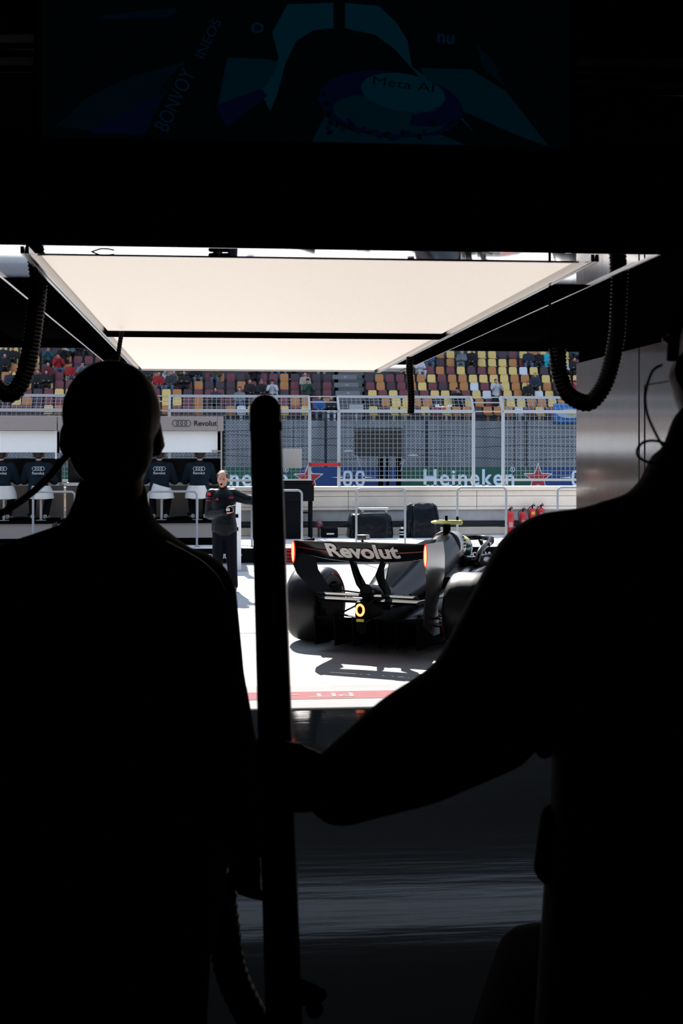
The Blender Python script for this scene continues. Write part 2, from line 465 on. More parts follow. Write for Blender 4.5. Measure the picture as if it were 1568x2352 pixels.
# dark header board above the near edge, with the driver strip
zt = PZ(352, 3.5)
bm = bmesh.new(); box(bm, X0-.6, X1+.8, 3.44, 3.5, ZP+.002, zt)
hb = obj('header_board', bm, BLK, gan)
bm = bmesh.new()
text_on(bm, '5 GABRIEL BORTOLETO', lambda x, y: Vector((PX(268,3.44)+x, 3.4395, PZ(528,3.44)+y)), (0,-.002,0), w=PX(1345,3.44)-PX(268,3.44), h=.05, bold=.01)
obj('lettering', bm, mat('dim_lettering', (.02,.02,.021), .6), hb)
bm = bmesh.new(); box(bm, X0-.9, X1+1.2, 3.52, 9.1, ZP+.24, ZP+.3)
obj('top_cover', bm, BLK, gan)

# ------------------------------------------------------------------ hanging screen
YS = 3.3
tv = thing('hanging_screen', P(700, 330, YS), 'large dim hanging screen showing a helmeted driver in a pale race car', 'screen')
sx0, sx1, sz0, sz1 = PX(95,YS), PX(1308,YS), PZ(330,YS), PZ(330,YS)+.80
bm = bmesh.new(); box(bm, sx0-.02, sx1+.02, YS, YS+.06, sz0-.02, sz1+.02, bev=.008); obj('casing', bm, BLK, tv)
SC = [mat('lcd_black', (.0,.0006,.001), .35, emit=1.0, spec=.1)]
for i, c in enumerate(((.0,.0062,.0105),(.0,.0035,.0065),(.0005,.001,.0055),(.0006,.0035,.0095),(.0,.0016,.0032))): SC.append(mat('lcd_tone_%d' % i, c, .35, emit=1.0, spec=.1))
bm = bmesh.new(); box(bm, sx0, sx1, YS-.002, YS, sz0, sz1, 0)
LV = [0]
def shp(pts, mi, curve=True):
    LV[0] += 1; y = YS-.0022-.0003*LV[0]
    prism(bm, [Vector((PX(a,YS), y, PZ(b,YS))) for a, b in pts], (0,.0001,0), mi)
def oval(cx, cy, rx, ry, mi, rot=0, n=36):
    c, s = math.cos(rot), math.sin(rot)
    shp([(cx+rx*math.cos(t)*c-ry*math.sin(t)*s, cy+rx*math.cos(t)*s+ry*math.sin(t)*c) for t in [2*math.pi*k/n for k in range(n)]], mi)
shp([(130,305),(200,240),(300,190),(430,150),(375,200),(330,318),(240,318)], 5)
shp([(235,300),(330,250),(380,220),(330,320),(200,320)], 3)
shp([(225,55),(400,30),(412,40),(380,55),(240,62)], 5)
shp([(660,15),(765,8),(765,66),(720,72),(680,98),(655,150),(635,225),(620,260),(590,200),(640,140),(625,80)], 1)
shp([(522,140),(620,142),(640,150),(610,205),(500,250)], 2)
shp([(495,250),(600,210),(615,225),(520,300)], 3)
shp([(792,8),(870,12),(910,50),(935,90),(945,150),(990,180),(1090,300),(960,170),(905,110),(860,78),(792,66)], 1)
shp([(965,152),(1080,152),(1160,200),(1260,328),(1180,300),(1040,240),(1000,220)], 2)
shp([(1090,90),(1130,130),(1160,190),(1110,150)], 5)
oval(897, 238, 166, 76, 3, .1); oval(893, 262, 130, 44, 2, .1); oval(925, 210, 97, 43, 1, .12)
shp([(945,262),(1045,240),(1050,270),(1000,288),(940,285)], 3)
shp([(715,328),(745,270),(800,300),(900,318),(1010,305),(1070,328)], 2)
for k in range(26):
    a = k*.24; oval(735+12.5*k + random.uniform(-4,4), 262+48*math.sin(k/25*math.pi)+random.uniform(-10,14), random.uniform(4,10), random.uniform(4,9), (0,5,3)[k%3], a, 8)
for k in range(10): oval(770+random.uniform(-38,0), 210+11*k, 8, 5, (3,0)[k%2], k, 8)
LV[0] += 2
def scr_text(s, px, py, w, h, ang, mi, bold=.0):
    yy = YS-.0022-.0003*LV[0]; LV[0] += 1
    ca, sa = math.cos(ang), math.sin(ang); k = YS/F
    o = Vector((PX(px,YS), yy, PZ(py,YS)))
    text_on(bm, s, lambda x, y: o + Vector(((x*ca-y*sa), 0, (x*sa+y*ca))), (0,-.0001,0), mi=mi, w=w*k, h=h*k, bold=bold)
scr_text('Meta AI', 854, 197, 142, 20, -.1, 0, 0)
scr_text('MARRIOTT', 345, 305, 125, 15, 1.13, 5)
scr_text('BONVOY', 385, 318, 150, 34, 1.13, 4)
scr_text('INEOS', 468, 150, 95, 22, 1.13, 4)
scr_text('nu', 1000, 96, 40, 22, -.1, 4, .03)
scr_text('O', 578, 90, 30, 24, .2, 4, .04)
obj('display', bm, SC, tv)
for x in (sx0+.3, sx1-.3):
    bm = bmesh.new(); box(bm, x-.02, x+.02, YS+.02, YS+.05, sz1, 3.6); obj('mounting_pole', bm, BLK, tv)

# ------------------------------------------------------------------ hoses and cables hanging from the rig
HOSE = mat('ribbed_hose_black', (.0025,.0025,.003), .4, spec=.12)
def smooth_path(pts, n=8):
    pts = [Vector(p) for p in pts]; out = []
    for i in range(len(pts)-1):
        p0, p1, p2, p3 = pts[max(i-1,0)], pts[i], pts[i+1], pts[min(i+2,len(pts)-1)]
        for k in range(n):
            t = k/n
            out.append(.5*((2*p1)+(-p0+p2)*t+(2*p0-5*p1+4*p2-p3)*t*t+(-p0+3*p1-3*p2+p3)*t**3))
    out.append(pts[-1]); return out
def ribbed(pts, r, pitch=.013, amp=.07):
    bm = bmesh.new(); path = smooth_path(pts, 24)
    L = [0]
    for a, b in zip(path, path[1:]): L.append(L[-1]+(b-a).length)
    N = int(L[-1]/pitch*4); out = []; rad = []; j = 0
    for i in range(N+1):
        d = L[-1]*i/N
        while j < len(L)-2 and L[j+1] < d: j += 1
        t = (d-L[j])/max(1e-9, L[j+1]-L[j]); out.append(path[j].lerp(path[j+1], t)); rad.append(r*(1+amp*math.sin(2*math.pi*d/pitch)))
    tube(bm, out, rad, 12); return bm
YH = 4.3
def pth(pts, Y, top=None):
    v = [P(x, y, Y) for x, y in pts]
    if top: v = [Vector((v[0].x, v[0].y, top))] + v
    return v
k = YH/F
h1 = obj('corrugated_hose', ribbed(pth([(1280,800),(1283,850),(1300,900),(1330,922),(1358,922),(1385,888),(1402,840),(1416,770),(1420,700),(1424,600)], YH), 20*k), HOSE, smooth=True)
tag(h1, 'thick black corrugated hose hanging in a U before the beige partition', 'hose', 'black hoses hanging from the light rig')
h2 = obj('corrugated_hose', ribbed(pth([(-60,700),(-40,820),(-15,880),(15,905),(40,893),(60,850),(72,790),(84,700),(90,640)], YH), 20*k), HOSE, smooth=True)
tag(h2, 'thick black corrugated hose sagging low beside the light box corner, near the frame edge', 'hose', 'black hoses hanging from the light rig')
h3 = obj('corrugated_hose', ribbed(pth([(941,820),(940,850),(943,890),(944,925),(943,950)], 6.0), 8*6/F), HOSE, smooth=True)
tag(h3, 'short straight black hose hanging down before the empty yellow seats', 'hose', 'black hoses hanging from the light rig')
bm = ribbed(pth([(280,762),(275,790),(270,830),(266,870)], 5.9), 5*5.9/F); rcone(bm, P(268,838,5.9), P(266,872,5.9), 9*5.9/F, 7*5.9/F)
tag(obj('corrugated_hose', bm, HOSE, smooth=True), 'thin black hose dropping from the light box behind the turned man head', 'hose', 'black hoses hanging from the light rig')
for nm, pts, r, Y, lb in (('cable', [(1262,583),(1263,640),(1262,720),(1264,800),(1280,860)], 3.2, 4.2, 'thin black cable dropping from the light box corner beside the U-shaped hose'),
                          ('cable', [(66,571),(74,590),(82,620),(88,650),(80,720),(70,800)], 4.5, 3.9, 'thin black cable crossing the polished corner of the light box'),
                          ('cable', [(195,571),(232,586),(262,584)], 1.6, 3.62, 'short thin black cable lying across the polished near rim of the light box')):
    bm = bmesh.new(); tube(bm, smooth_path(pth(pts, Y)), r*Y/F, 8)
    if '650' in str(pts): rcone(bm, P(88,650,Y), P(86,690,Y), 12*Y/F, 10*Y/F)
    tag(obj(nm, bm, BLK, smooth=True), lb, 'cable', 'thin cables on the light rig')

# ------------------------------------------------------------------ pit wall platform, kerb board, wall
YK = 21.6; ZK = PZ(1258, YK); YW = 25.0
CONC = mat('pit_wall_concrete', (.45,.45,.45), .85, noise=.12, scale=5)
CREAM = mat('cream_guard_board', (.88,.77,.65), .6, noise=.06, scale=3)
bm = bmesh.new(); box(bm, -30, 30, YK+.06, YW, -.1, ZK); struct('ground_pit_wall_platform', bm, mat('platform_concrete', (.66,.65,.64), .8, noise=.15, scale=4))
bm = bmesh.new(); box(bm, -30, 30, YK, YK+.06, .02, ZK-.005)
kb = obj('kerb_board', bm, mat('kerb_black', (.003,.004,.005), .7, spec=.05))
tag(kb, 'long black kerb board with white lettering along the foot of the pit wall platform', 'board')
bm = bmesh.new(); kw = (PX(549,YK)-PX(479,YK))
text_on(bm, 'FORMULA 1', lambda x, y: Vector((PX(479,YK)+x, YK-.002, PZ(1281,YK)+y)), (0,-.006,0), w=kw, h=PZ(1270,YK)-PZ(1281,YK), bold=.03)
text_on(bm, '®', lambda x, y: Vector((PX(550,YK)+x, YK-.002, PZ(1276,YK)+y)), (0,-.006,0), w=.04, h=.04)
obj('lettering', bm, mat('white_lettering', (.8,.8,.8), .5), kb); bm = bmesh.new()
text_on(bm, 'FORMULA 1', lambda x, y: Vector((PX(1079,YK)+x, YK-.002, PZ(1281,YK)+y)), (0,-.006,0), w=kw, h=PZ(1270,YK)-PZ(1281,YK), bold=.03)
obj('lettering', bm, mat('white_lettering', (.8,.8,.8), .5), kb)
bm = bmesh.new()
for i in range(9):
    for j in range(4): box(bm, PX(657,YK)+i*.012, PX(657,YK)+i*.012+.006, YK-.006, YK-.002, PZ(1290,YK)+j*.06, PZ(1290,YK)+j*.06+.045)
obj('red_grille', bm, RED, kb)
ZT = PZ(1119, YW)
def wz(py): return PZ(py, YW)
bm = bmesh.new(); box(bm, -30, 30, YW, YW+.4, -.1, ZT)
pw = struct('wall_pit', bm, CONC)
bm = bmesh.new(); box(bm, -30, 30, YW-.10, YW+.42, wz(1127), ZT+.01, bev=.01); obj('cap', bm, CREAM, pw)
bm = bmesh.new()
for a, b in ((1171,1164.5),(1163.5,1140.5),(1139.5,1128)):
    x = -20.0
    while x < 20: box(bm, x, x+2.49, YW-.05, YW, wz(a), wz(b)); x += 2.5
obj('guard_board', bm, CREAM, pw)
bm = bmesh.new()
for a, b in ((1228,1211.5),): box(bm, -30, 30, YW-.05, YW, wz(a), wz(b))
obj('kick_board', bm, CREAM, pw)
bm = bmesh.new(); box(bm, -30, 30, YW-.02, YW, wz(1211), wz(1197)); obj('cable_recess', bm, mat('recess_dark', (.015,.015,.016), .8), pw)
bm = bmesh.new()
for j in range(5):
    tube(bm, smooth_path([Vector((x, YW-.14-.01*j, wz(1205)+.03*math.sin(x*1.7+j*2)+.02*math.sin(x*4.1+j))) for x in [-1+.6*i for i in range(14)]], 4), .008, 6)
tag(obj('cable_bundle', bm, RUB, smooth=True), 'bundle of black cables running along the dark recess of the pit wall', 'cables')

# ------------------------------------------------------------------ pit wall fence
YFn = YW+.12; LEAN = .28
MESHM = mat('galvanised_mesh', (.27,.30,.33), .55)
POSTM = mat('fence_post_paint', (.40,.42,.45), .45)
def fz(py): return PZ(py, YFn)
z_lo, z_mid = fz(1103), fz(944); z_top = PZ(911, YFn+LEAN)
def fence_panel(px0, px1, label, posts=(1,1), bottom=1120):
    x0, x1 = PX(px0, YFn), PX(px1, YFn)
    r = thing('mesh_fence_panel', ((x0+x1)/2, YFn, fz(bottom)), label, 'fence', 'mesh fence panels on the pit wall')
    for on, x in zip(posts, (x0, x1)):
        if on:
            bm = bmesh.new(); bar(bm, (x, YFn, fz(bottom)), (x, YFn, z_mid), .04, h=.06); bar(bm, (x, YFn, z_mid), (x, YFn+LEAN, z_top), .04, h=.06)
            obj('post', bm, POSTM, r)
    for a, b in (((YFn, z_lo), .045), ((YFn, z_mid), .06), ((YFn+LEAN, z_top), .05)):
        bm = bmesh.new(); bar(bm, (x0, a[0], a[1]), (x1, a[0], a[1]), b, h=b); obj('rail', bm, POSTM, r)
    bm = bmesh.new(); n = round((x1-x0)/.088); w = .0075
    for i in range(1, n):
        x = x0 + (x1-x0)*i/n
        bar(bm, (x, YFn, z_lo), (x, YFn, z_mid), w); bar(bm, (x, YFn, z_mid), (x, YFn+LEAN, z_top), w)
    m = 15
    for i in range(1, m):
        z = z_lo + (z_mid-z_lo)*i/m; bar(bm, (x0, YFn, z), (x1, YFn, z), w)
    for i in range(1, 4):
        t = i/4; z = z_mid+(z_top-z_mid)*t; bar(bm, (x0, YFn+LEAN*t, z), (x1, YFn+LEAN*t, z), w)
    obj('wire_mesh', bm, MESHM, r)
def gap_rails(px0, px1, label):
    x0, x1 = PX(px0, YFn)+.03, PX(px1, YFn)-.03
    bm = bmesh.new()
    for t in (0, .62, 1):
        z = z_mid+(z_top-z_mid)*t; bar(bm, (x0, YFn+LEAN*t, z), (x1, YFn+LEAN*t, z), .022)
    tag(obj('gate_rail_set', bm, POSTM), label, 'railing', 'rails closing the gaps of the pit wall fence')
fence_panel(10-28, 322, 'white mesh fence panel rising behind the first pit gantry unit, up to the turned head')
gap_rails(322, 389, 'three thin white rails in the fence gap beside the turned head')
fence_panel(389, 711, 'white mesh fence panel behind the lettered gantry fascia and the black pole')
gap_rails(711, 778, 'three thin white rails in the fence gap above the red bar')
fence_panel(778, 1087, 'white mesh fence panel in front of the black trackside screen')
gap_rails(1087, 1155, 'three thin white rails in the fence gap above the big white lettering')
fence_panel(1155, 1470, 'white mesh fence panel ending behind the beige partition, before the blue flag')
fence_panel(-320, -84, 'white mesh fence panel at the far end behind the gantry', posts=(1,1))
bm = bmesh.new(); box(bm, PX(709,YFn), PX(781,YFn), YFn-.05, YFn-.02, fz(1070), fz(1063.5)); 
rb = obj('gap_bar', bm, RED); tag(rb, 'bright red bar across the fence gap above the red star', 'bar')
bm = bmesh.new()
for a, b in ((709,713.5),(776.5,781)): box(bm, PX(a,YFn), PX(b,YFn), YFn-.056, YFn-.015, fz(1070.6), fz(1063))
obj('end_clamp', bm, mat('dark_red', (.25,.01,.015), .5), rb)
bm = bmesh.new(); box(bm, PX(640,YFn), PX(692,YFn), YFn-.12, YFn-.06, fz(1075), fz(1031), bev=.006)
tag(obj('beige_signboard', bm, mat('beige_panel', (.46,.42,.38), .5)), 'plain beige square panel fixed to the fence beside the black pole', 'panel')

# hoop barriers on the platform
YHp = PZ and 21.95
for a, b, t, lab in ((-60,-8,1128,'grey tubular hoop barrier before the stool at the frame edge'),
                     (76,172,1128,'grey tubular hoop barrier in front of the engineer behind the headset strap'),
                     (340,452,1128,'grey tubular hoop barrier in front of the two engineers beside the marshal'),
                     (578,693,1126,'grey tubular hoop barrier behind the black pole'),
                     (818,930,1123,'grey tubular hoop barrier in front of the tarp covered case with the silver rack'),
                     (1050,1162,1121,'grey tubular hoop barrier between the big tarp bundle and the fire extinguishers'),
                     (1280,1392,1121,'grey tubular hoop barrier partly behind the shoulder and beige partition')):
    xa, xb, z1 = PX(a, YHp), PX(b, YHp), PZ(t, YHp); r = .07
    pts = [Vector((xa, YHp, ZK))]
    for i in range(7): g = math.pi - i*math.pi/12; pts.append(Vector((xa+r+r*math.cos(g), YHp, z1-r+r*math.sin(g))))
    for i in range(7): g = math.pi/2 - i*math.pi/12; pts.append(Vector((xb-r+r*math.cos(g), YHp, z1-r+r*math.sin(g))))
    pts.append(Vector((xb, YHp, ZK)))
    bm = bmesh.new(); tube(bm, pts, .019, 10)
    for x in (xa, xb): box(bm, x-.05, x+.05, YHp-.05, YHp+.05, ZK, ZK+.012)
    o = obj('hoop_barrier', bm, STEEL, auto=50); tag(o, lab, 'barrier', 'tubular hoop barriers on the pit wall platform')

# ------------------------------------------------------------------ pit gantry with seated engineers
YG = 22.5
def gz(py, Y=YG): return PZ(py, Y)
def gantry(px0, px1, label, logo):
    x0, x1 = PX(px0,YG), PX(px1,YG)
    r = thing('pit_gantry', ((x0+x1)/2, YG+.6, ZK), label, 'pit gantry', 'pit gantry units')
    bm = bmesh.new(); box(bm, x0, x1, YG-.1, YG+1.6, gz(990,YG-.1), gz(957,YG-.1), bev=.01); fa = obj('fascia', bm, TAUPE, r)
    yy = YG-.1
    if logo:
        bm = bmesh.new()
        bm2 = bm
        rings4(bm, Vector((PX(417,yy), yy-.004, gz(973.2,yy))), Vector((1,0,0)), Vector((0,0,1)), 7*yy/F, 9.2*yy/F, .0052)
        text_on(bm, 'Revolut', lambda x, y: Vector((PX(445.5,yy)+x, yy-.002, gz(979,yy)+y)), (0,-.004,0), w=PX(498,yy)-PX(445.5,yy), h=12.2*yy/F, bold=.018)
        box(bm, PX(499.3,yy), PX(499.8,yy), yy-.003, yy, gz(989,yy), gz(957.5,yy))
        obj('lettering', bm, mat('ink_black', (.01,.01,.012), .5), fa)
    bm = bmesh.new(); box(bm, x0+.02, x1-(.1 if logo else .01), YG, YG+.03, gz(1039.5), gz(991), bev=.004); obj('sun_blind', bm, WHITE, r)
    bm = bmesh.new(); box(bm, x0+.02, x1-.03, YG+1.5, YG+1.58, gz(1040), gz(957)); box(bm, x1-.05 if logo else x0, x1 if logo else x0+.05, YG+.1, YG+1.6, ZK+.3, gz(990))
    obj('side_panel', bm, BLK, r)
    if logo:
        bm = bmesh.new(); box(bm, x1-.05, x1-.02, YG-.08, YG-.03, ZK, gz(985)); box(bm, x1-.2, x1-.02, YG-.02, YG+.04, gz(1038), gz(1034.5), 0); obj('corner_post', bm, mat('post_grey', (.33,.31,.3), .4), r)
    else:
        bm = bmesh.new(); box(bm, x1-.035, x1-.012, YG-.02, YG+.01, gz(1054), gz(988)); obj('corner_post', bm, WHITE, r)
    # monitor bank, seen from behind the engineers
    bm = bmesh.new(); n = 4
    box(bm, x0+.05, x1-.05, YG+1.0, YG+1.12, gz(1112,YG+1), gz(1053,YG+1)); 
    obj('monitor_bank', bm, mat('monitor_black', (.006,.007,.009), .35), r)
    bm = bmesh.new(); box(bm, x0+.03, x1-.04, YG+.5, YG+1.1, gz(1116), gz(1109), bev=.008); obj('desk', bm, WHITE, r)
    bm = bmesh.new(); box(bm, x0+.0, x1-.03, YG+1.12, YG+1.2, ZK, gz(1112)); obj('back_panel', bm, TAUPE, r)
    zf = gz(1193)
    bm = bmesh.new(); box(bm, x0, x1-.08, YG-.15, YG+1.2, zf-.045, zf); obj('footboard', bm, BLK, r)
    bm = bmesh.new(); box(bm, x0, x1-.08, YG-.12, YG+1.2, gz(1232), zf-.045); obj('plinth', bm, TAUPE, r)
    bm = bmesh.new(); box(bm, x0, x1-.1, YG+.0, YG+1.2, ZK, gz(1232)); obj('plinth_recess', bm, BLK, r)
    for dx in (.35, .75):
        x = x0+(x1-x0)*dx
        bm = bmesh.new(); box(bm, x-.17, x+.17, YG+1.06, YG+1.12, zf+.02, zf+.1, bev=.005); box(bm, x+.06, x+.14, YG+1.05, YG+1.06, zf+.04, zf+.08, 1); obj('socket_box', bm, [mat('socket_grey', (.3,.3,.3), .4), BLK], r)
        bm = bmesh.new(); 
        tube(bm, [(x+.4, YG+.9, zf), (x+.4, YG+.9, gz(1115))], .025, 10); obj('desk_leg', bm, STEEL, r)
    return r
gantry(-260, 132, 'taupe pit wall gantry unit with a plain fascia and white blind, at the frame edge', False)
gantry(134, 513, 'taupe pit wall gantry unit with rings and lettering on its fascia', True)

def stool(px, label, tilt=0.0):
    x = PX(px, YG+.1); y = YG+.1; zf = gz(1193)+.001; zs = gz(1146)
    r = thing('bar_stool', (x, y, zf), label, 'stool', 'white shell stools at the pit gantry')
    bm = bmesh.new(); rings = []
    prof = [(.0,-.02,.09),(.02,-.005,.15),(.05,.0,.185),(.075,0,.195)]
    rings = [ring_e(Vector((x, y+.03, zs+z)), Vector((1,0,0)), w, Vector((0,1,0)), w*.9, 20, 3) for z, _, w in prof]
    rings += [ring_e(Vector((x, y+.03, zs+z)), Vector((1,0,0)), w, Vector((0,1,0)), w*.9, 20, 3) for z, w in ((.08,.18),(.06,.14))]
    loft(bm, rings); obj('seat', bm, mat('stool_shell_white', (.68,.67,.65), .35), r, auto=60)
    bm = bmesh.new(); outer = []; inner = []
    for t in [i/6 for i in range(7)]:
        z = zs+.02+.22*t; hw = .215*(1-.28*t**2)
        arc = []; arci = []
        for i in range(13):
            a = math.pi + math.pi*i/12
            arc.append(Vector((x+hw*math.cos(a), y+.04+.29*math.sin(a)-.02*t, z+tilt*hw*math.cos(a)*t))); arci.append(arc[-1] + Vector((-.012*math.cos(a), -.012*math.sin(a), 0)))
        outer.append(arc + list(reversed(arci)))
    loft(bm, outer); obj('backrest', bm, mat('stool_shell_white', (.68,.67,.65), .35), r, auto=60)
    bm = bmesh.new(); tube(bm, [(x,y,zf),(x,y,zs)], .023, 12); obj('pole', bm, mat('stool_post', (.45,.43,.42), .35, .4), r, auto=60)
    bm = bmesh.new(); tube(bm, [(x,y,zf),(x,y,zf+.01)], .09, 20); obj('base', bm, STEEL, r, auto=60)
    return zs+.08
stool(9, 'white shell stool under the engineer cut by the frame edge')
stool(94, 'white shell stool under the engineer behind the headset strap')
stool(371, 'white shell stool with a sloping back under the engineer next to the turned head', -.28)
zs = stool(453, 'white shell stool under the engineer nearest the marshal')

def seated(px, zseat, s=.9, lean=0.0, spread=.36, Y=None, zf=None):
    Y = Y or YG+.1; x = PX(px, Y); V = Vector; zf = zf if zf is not None else gz(1193)
    pel = V((x, Y-.02, zseat+.1*s)); J = dict(pelvis=pel, neck=pel+V((lean, .04, .50*s)), face=V((0,1,-.12)))
    J['head'] = J['neck']+V((lean*.3,.03,.165*s))
    for a, g in (('L',-1),('R',1)):
        J['sh'+a] = J['neck']+V((g*.175*s, 0, -.065*s)); J['el'+a] = J['sh'+a]+V((g*.10*s, .10, -.25*s)); J['wr'+a] = J['el'+a]+V((-g*.06*s, .22, .02))
        J['hip'+a] = pel+V((g*.085*s,.02,-.02)); J['kn'+a] = V((x+g*(.15)*s, Y+.34*s, zseat+.0)); J['an'+a] = V((x+g*.12*s, Y+.1*s, zf+.1)); J['toe'+a] = J['an'+a]+V((g*.02,.13*s,-.05))
    return J
RINGW = mat('pale_print', (.45,.48,.5), .6)
for px, sz, lean, lb, s in ((2, 0, 0, 'person seated at the gantry in navy jacket, cut by the frame edge', .92),
                    (88, 0, 0, 'person seated at the gantry in navy jacket with rings print, behind the headset strap', .92),
                    (366, 0, 0.0, 'person seated at the gantry in navy jacket with rings print, next to the turned head', .92),
                    (457, 0, .01, 'person seated at the gantry in navy jacket with rings print, nearest the marshal', .92)):
    J = seated(px, zs-.02, s, lean)
    r = build_person(J, 'person', lb, s, 'engineers seated at the pit gantry', vox=.013, top=NAVY, hairstyle='short', puff=.03, collar=True,
                     shoes=mat('pale_trainer', (.35,.35,.34), .6, noise=.4, scale=40))
    ps = J['head']; 
    bm = bmesh.new()
    for g in (-1,1): ell(bm, ps+Vector((g*.085*s,-.005,0)), (.026,.04,.045)); 
    tube(bm, [ps+Vector((.088*s*math.cos(a), 0, .02+.11*s*math.sin(a))) for a in [math.pi*i/12 for i in range(13)]], .009, 6)
    obj('headset', bm, mat('headset_grey', (.12,.12,.13), .4), r, smooth=True)
    bm = bmesh.new(); yb = J['pelvis'].y-.125*s-.045
    t = 12*(YG)/F/12
    cz = PZ(1076.5, yb, px); c = Vector((PX(px, yb), yb-.012, cz))
    rings4(bm, c, Vector((1,0,0)), Vector((0,-.05,1)).normalized(), 4.4*YG/F, 5.9*YG/F, .0045)
    text_on(bm, 'Revolut', lambda x, y: Vector((PX(px,yb)-.1+x, yb-.014, PZ(1089,yb)+y)), (0,-.004,0), w=.2, h=.048, bold=.01)
    obj('back_print', bm, RINGW, r)
# ------------------------------------------------------------------ things along the pit wall
YE = 24.3
def ez(py, Y=YE): return PZ(py, Y)
def tarp_box(px0, px1, pyt, pyb, depth, name, label, cat, mats, wob=.03, seed=1, Y=YE, top_squash=.86):
    rnd = random.Random(seed); x0, x1 = PX(px0,Y), PX(px1,Y); zt, zb = ez(pyt,Y), max(ZK, ez(pyb,Y)); bm = bmesh.new(); rings = []
    n = 48; cx = (x0+x1)/2; hw = (x1-x0)/2
    for i in range(9):
        t = i/8; z = zb + (zt-zb)*(1-(1-t)**1.3)
        k = 1 - (1-top_squash)*t**2 - (.12 if i == 8 else 0); ring = []
        for p, q in enumerate(ring_e(Vector((cx,Y+depth/2,z)), Vector((1,0,0)), hw*k, Vector((0,1,0)), depth/2*k, n, 5)):
            f = math.sin(p*1.3+seed)*.5 + math.sin(p*2.9+seed*2+t*2)*.35 + rnd.uniform(-.3,.3)
            d = (q-Vector((cx,Y+depth/2,z))).normalized(); ring.append(q + d*wob*f*(1-.6*t) + Vector((0,0,rnd.uniform(-.012,.012)*(t > .5))))
        rings.append(ring)
    loft(bm, rings); o = obj(name, bm, mats, auto=35); tag(o, label, cat); return o
TARP = mat('black_tarp', (.003,.005,.009), .28, bump=.9, scale=11, spec=.25)
tarp_box(803, 905, 1181, 1240, .7, 'tarp_covered_case', 'low black tarp covered case with a silver rack lying on top', 'covered case', TARP, seed=3, Y=24.0)
tarp_box(934, 1012, 1158, 1243, .6, 'tarp_bundle', 'tall black tarp bundle standing behind the car engine cover', 'covered case', TARP, wob=.05, seed=8, Y=24.0, top_squash=.78)
rk = thing('silver_rack', P(858, 1181, 24.2), 'small silver rack lying on the low tarp covered case', 'rack')
bm = bmesh.new(); box(bm, PX(825,24.2), PX(893,24.2), 24.15, 24.5, ez(1172,24.2), ez(1167,24.2), bev=.01); obj('top_plate', bm, mat('rack_silver', (.5,.52,.54), .3, .6), rk)
bm = bmesh.new(); box(bm, PX(829,24.2), PX(889,24.2), 24.15, 24.5, ez(1181,24.2), ez(1178,24.2), bev=.006); obj('bottom_plate', bm, mat('rack_silver', (.5,.52,.54), .3, .6), rk)
for a in (832, 886):
    bm = bmesh.new(); rcone(bm, P(a,1175,24.18), P(a,1175,24.4), .035, .035); obj('roller', bm, mat('roller_grey', (.3,.3,.32), .3, .5), rk, smooth=True)
# black cabinet behind the pole
cb = thing('tool_cabinet', (PX(684,24), 24.1, ZK), 'black cabinet on legs with an overhanging top unit, beside the black pole', 'cabinet')
MB = mat('cabinet_black', (.003,.004,.006), .6, spec=.08)
bm = bmesh.new(); box(bm, PX(600,24), PX(719,24), 23.8, 24.6, PZ(1150,24), PZ(1111,24), bev=.01); obj('top_unit', bm, MB, cb)
bm = bmesh.new(); box(bm, PX(600,24), PX(716,24), 23.8, 24.5, PZ(1110,24), PZ(1104,24)+.01); obj('lid', bm, MB, cb)
bm = bmesh.new(); box(bm, PX(590,24), PX(695,24), 23.9, 24.6, ZK, PZ(1150,24), bev=.01); obj('body', bm, MB, cb)
for a in (714,):
    for y in (23.9, 24.5):
        bm = bmesh.new(); box(bm, PX(a,24)-.02, PX(a,24)+.02, y-.02, y+.02, ZK, PZ(1150,24)); obj('leg', bm, MB, cb)
bm = bmesh.new(); box(bm, PX(694,24), PX(714,24), 24.2, 24.24, PZ(1180,24), PZ(1177,24)); obj('cross_brace', bm, MB, cb)
# reel with the pale hub, on the platform
bm = bmesh.new(); c = P(732, 1205, 24.4); rcone(bm, c, c+Vector((0,.12,0)), .075, .075, 20, 0); rcone(bm, c+Vector((0,-.03,0)), c, .03, .03, 14, 1)
tube(bm, [c+Vector((0,.05,0)), Vector((c.x, c.y+.05, ZK))], .02, 8, 0)
tag(obj('warning_lamp', bm, [mat('maroon_plastic', (.2,.06,.08), .4), WHITE], auto=60), 'small round maroon lamp with a pale centre, beside the black cabinet', 'lamp')
for px, py, w, h, n_, lb in ((757, 1212, 36, 50, 'equipment_crate', 'low black crate between the maroon lamp and the tarp covered case'),
                             (596, 1200, 30, 60, 'equipment_crate', 'black crate standing just behind the marshal elbow')):
    bm = bmesh.new(); x = PX(px,24.3); box(bm, x-w/2*24.3/F, x+w/2*24.3/F, 24.2, 24.7, ZK, ZK+.18 if w == 36 else PZ(1205,24.3), bev=.02); box(bm, x-.07, x+.07, 24.17, 24.2, ZK+.06, ZK+.09, 1)
    tag(obj(n_, bm, [MB, mat('rack_silver', (.5,.52,.54), .3, .6)]), lb, 'crate', 'black crates along the pit wall')
bm = bmesh.new(); x = PX(923,24.1); tube(bm, [(x,24.1,ZK),(x,24.1,ZK+.16)], .05, 16); tube(bm, [(x,24.1,ZK+.16),(x,24.1,ZK+.2)], .03, 12, 1)
for z in (.05,.1): tube(bm, [(x,24.1,ZK+z),(x,24.1,ZK+z+.02)], .053, 16, 1)
tag(obj('small_canister', bm, [MB, WHITE], auto=60), 'small black canister with white bands beside the low tarp covered case', 'canister')
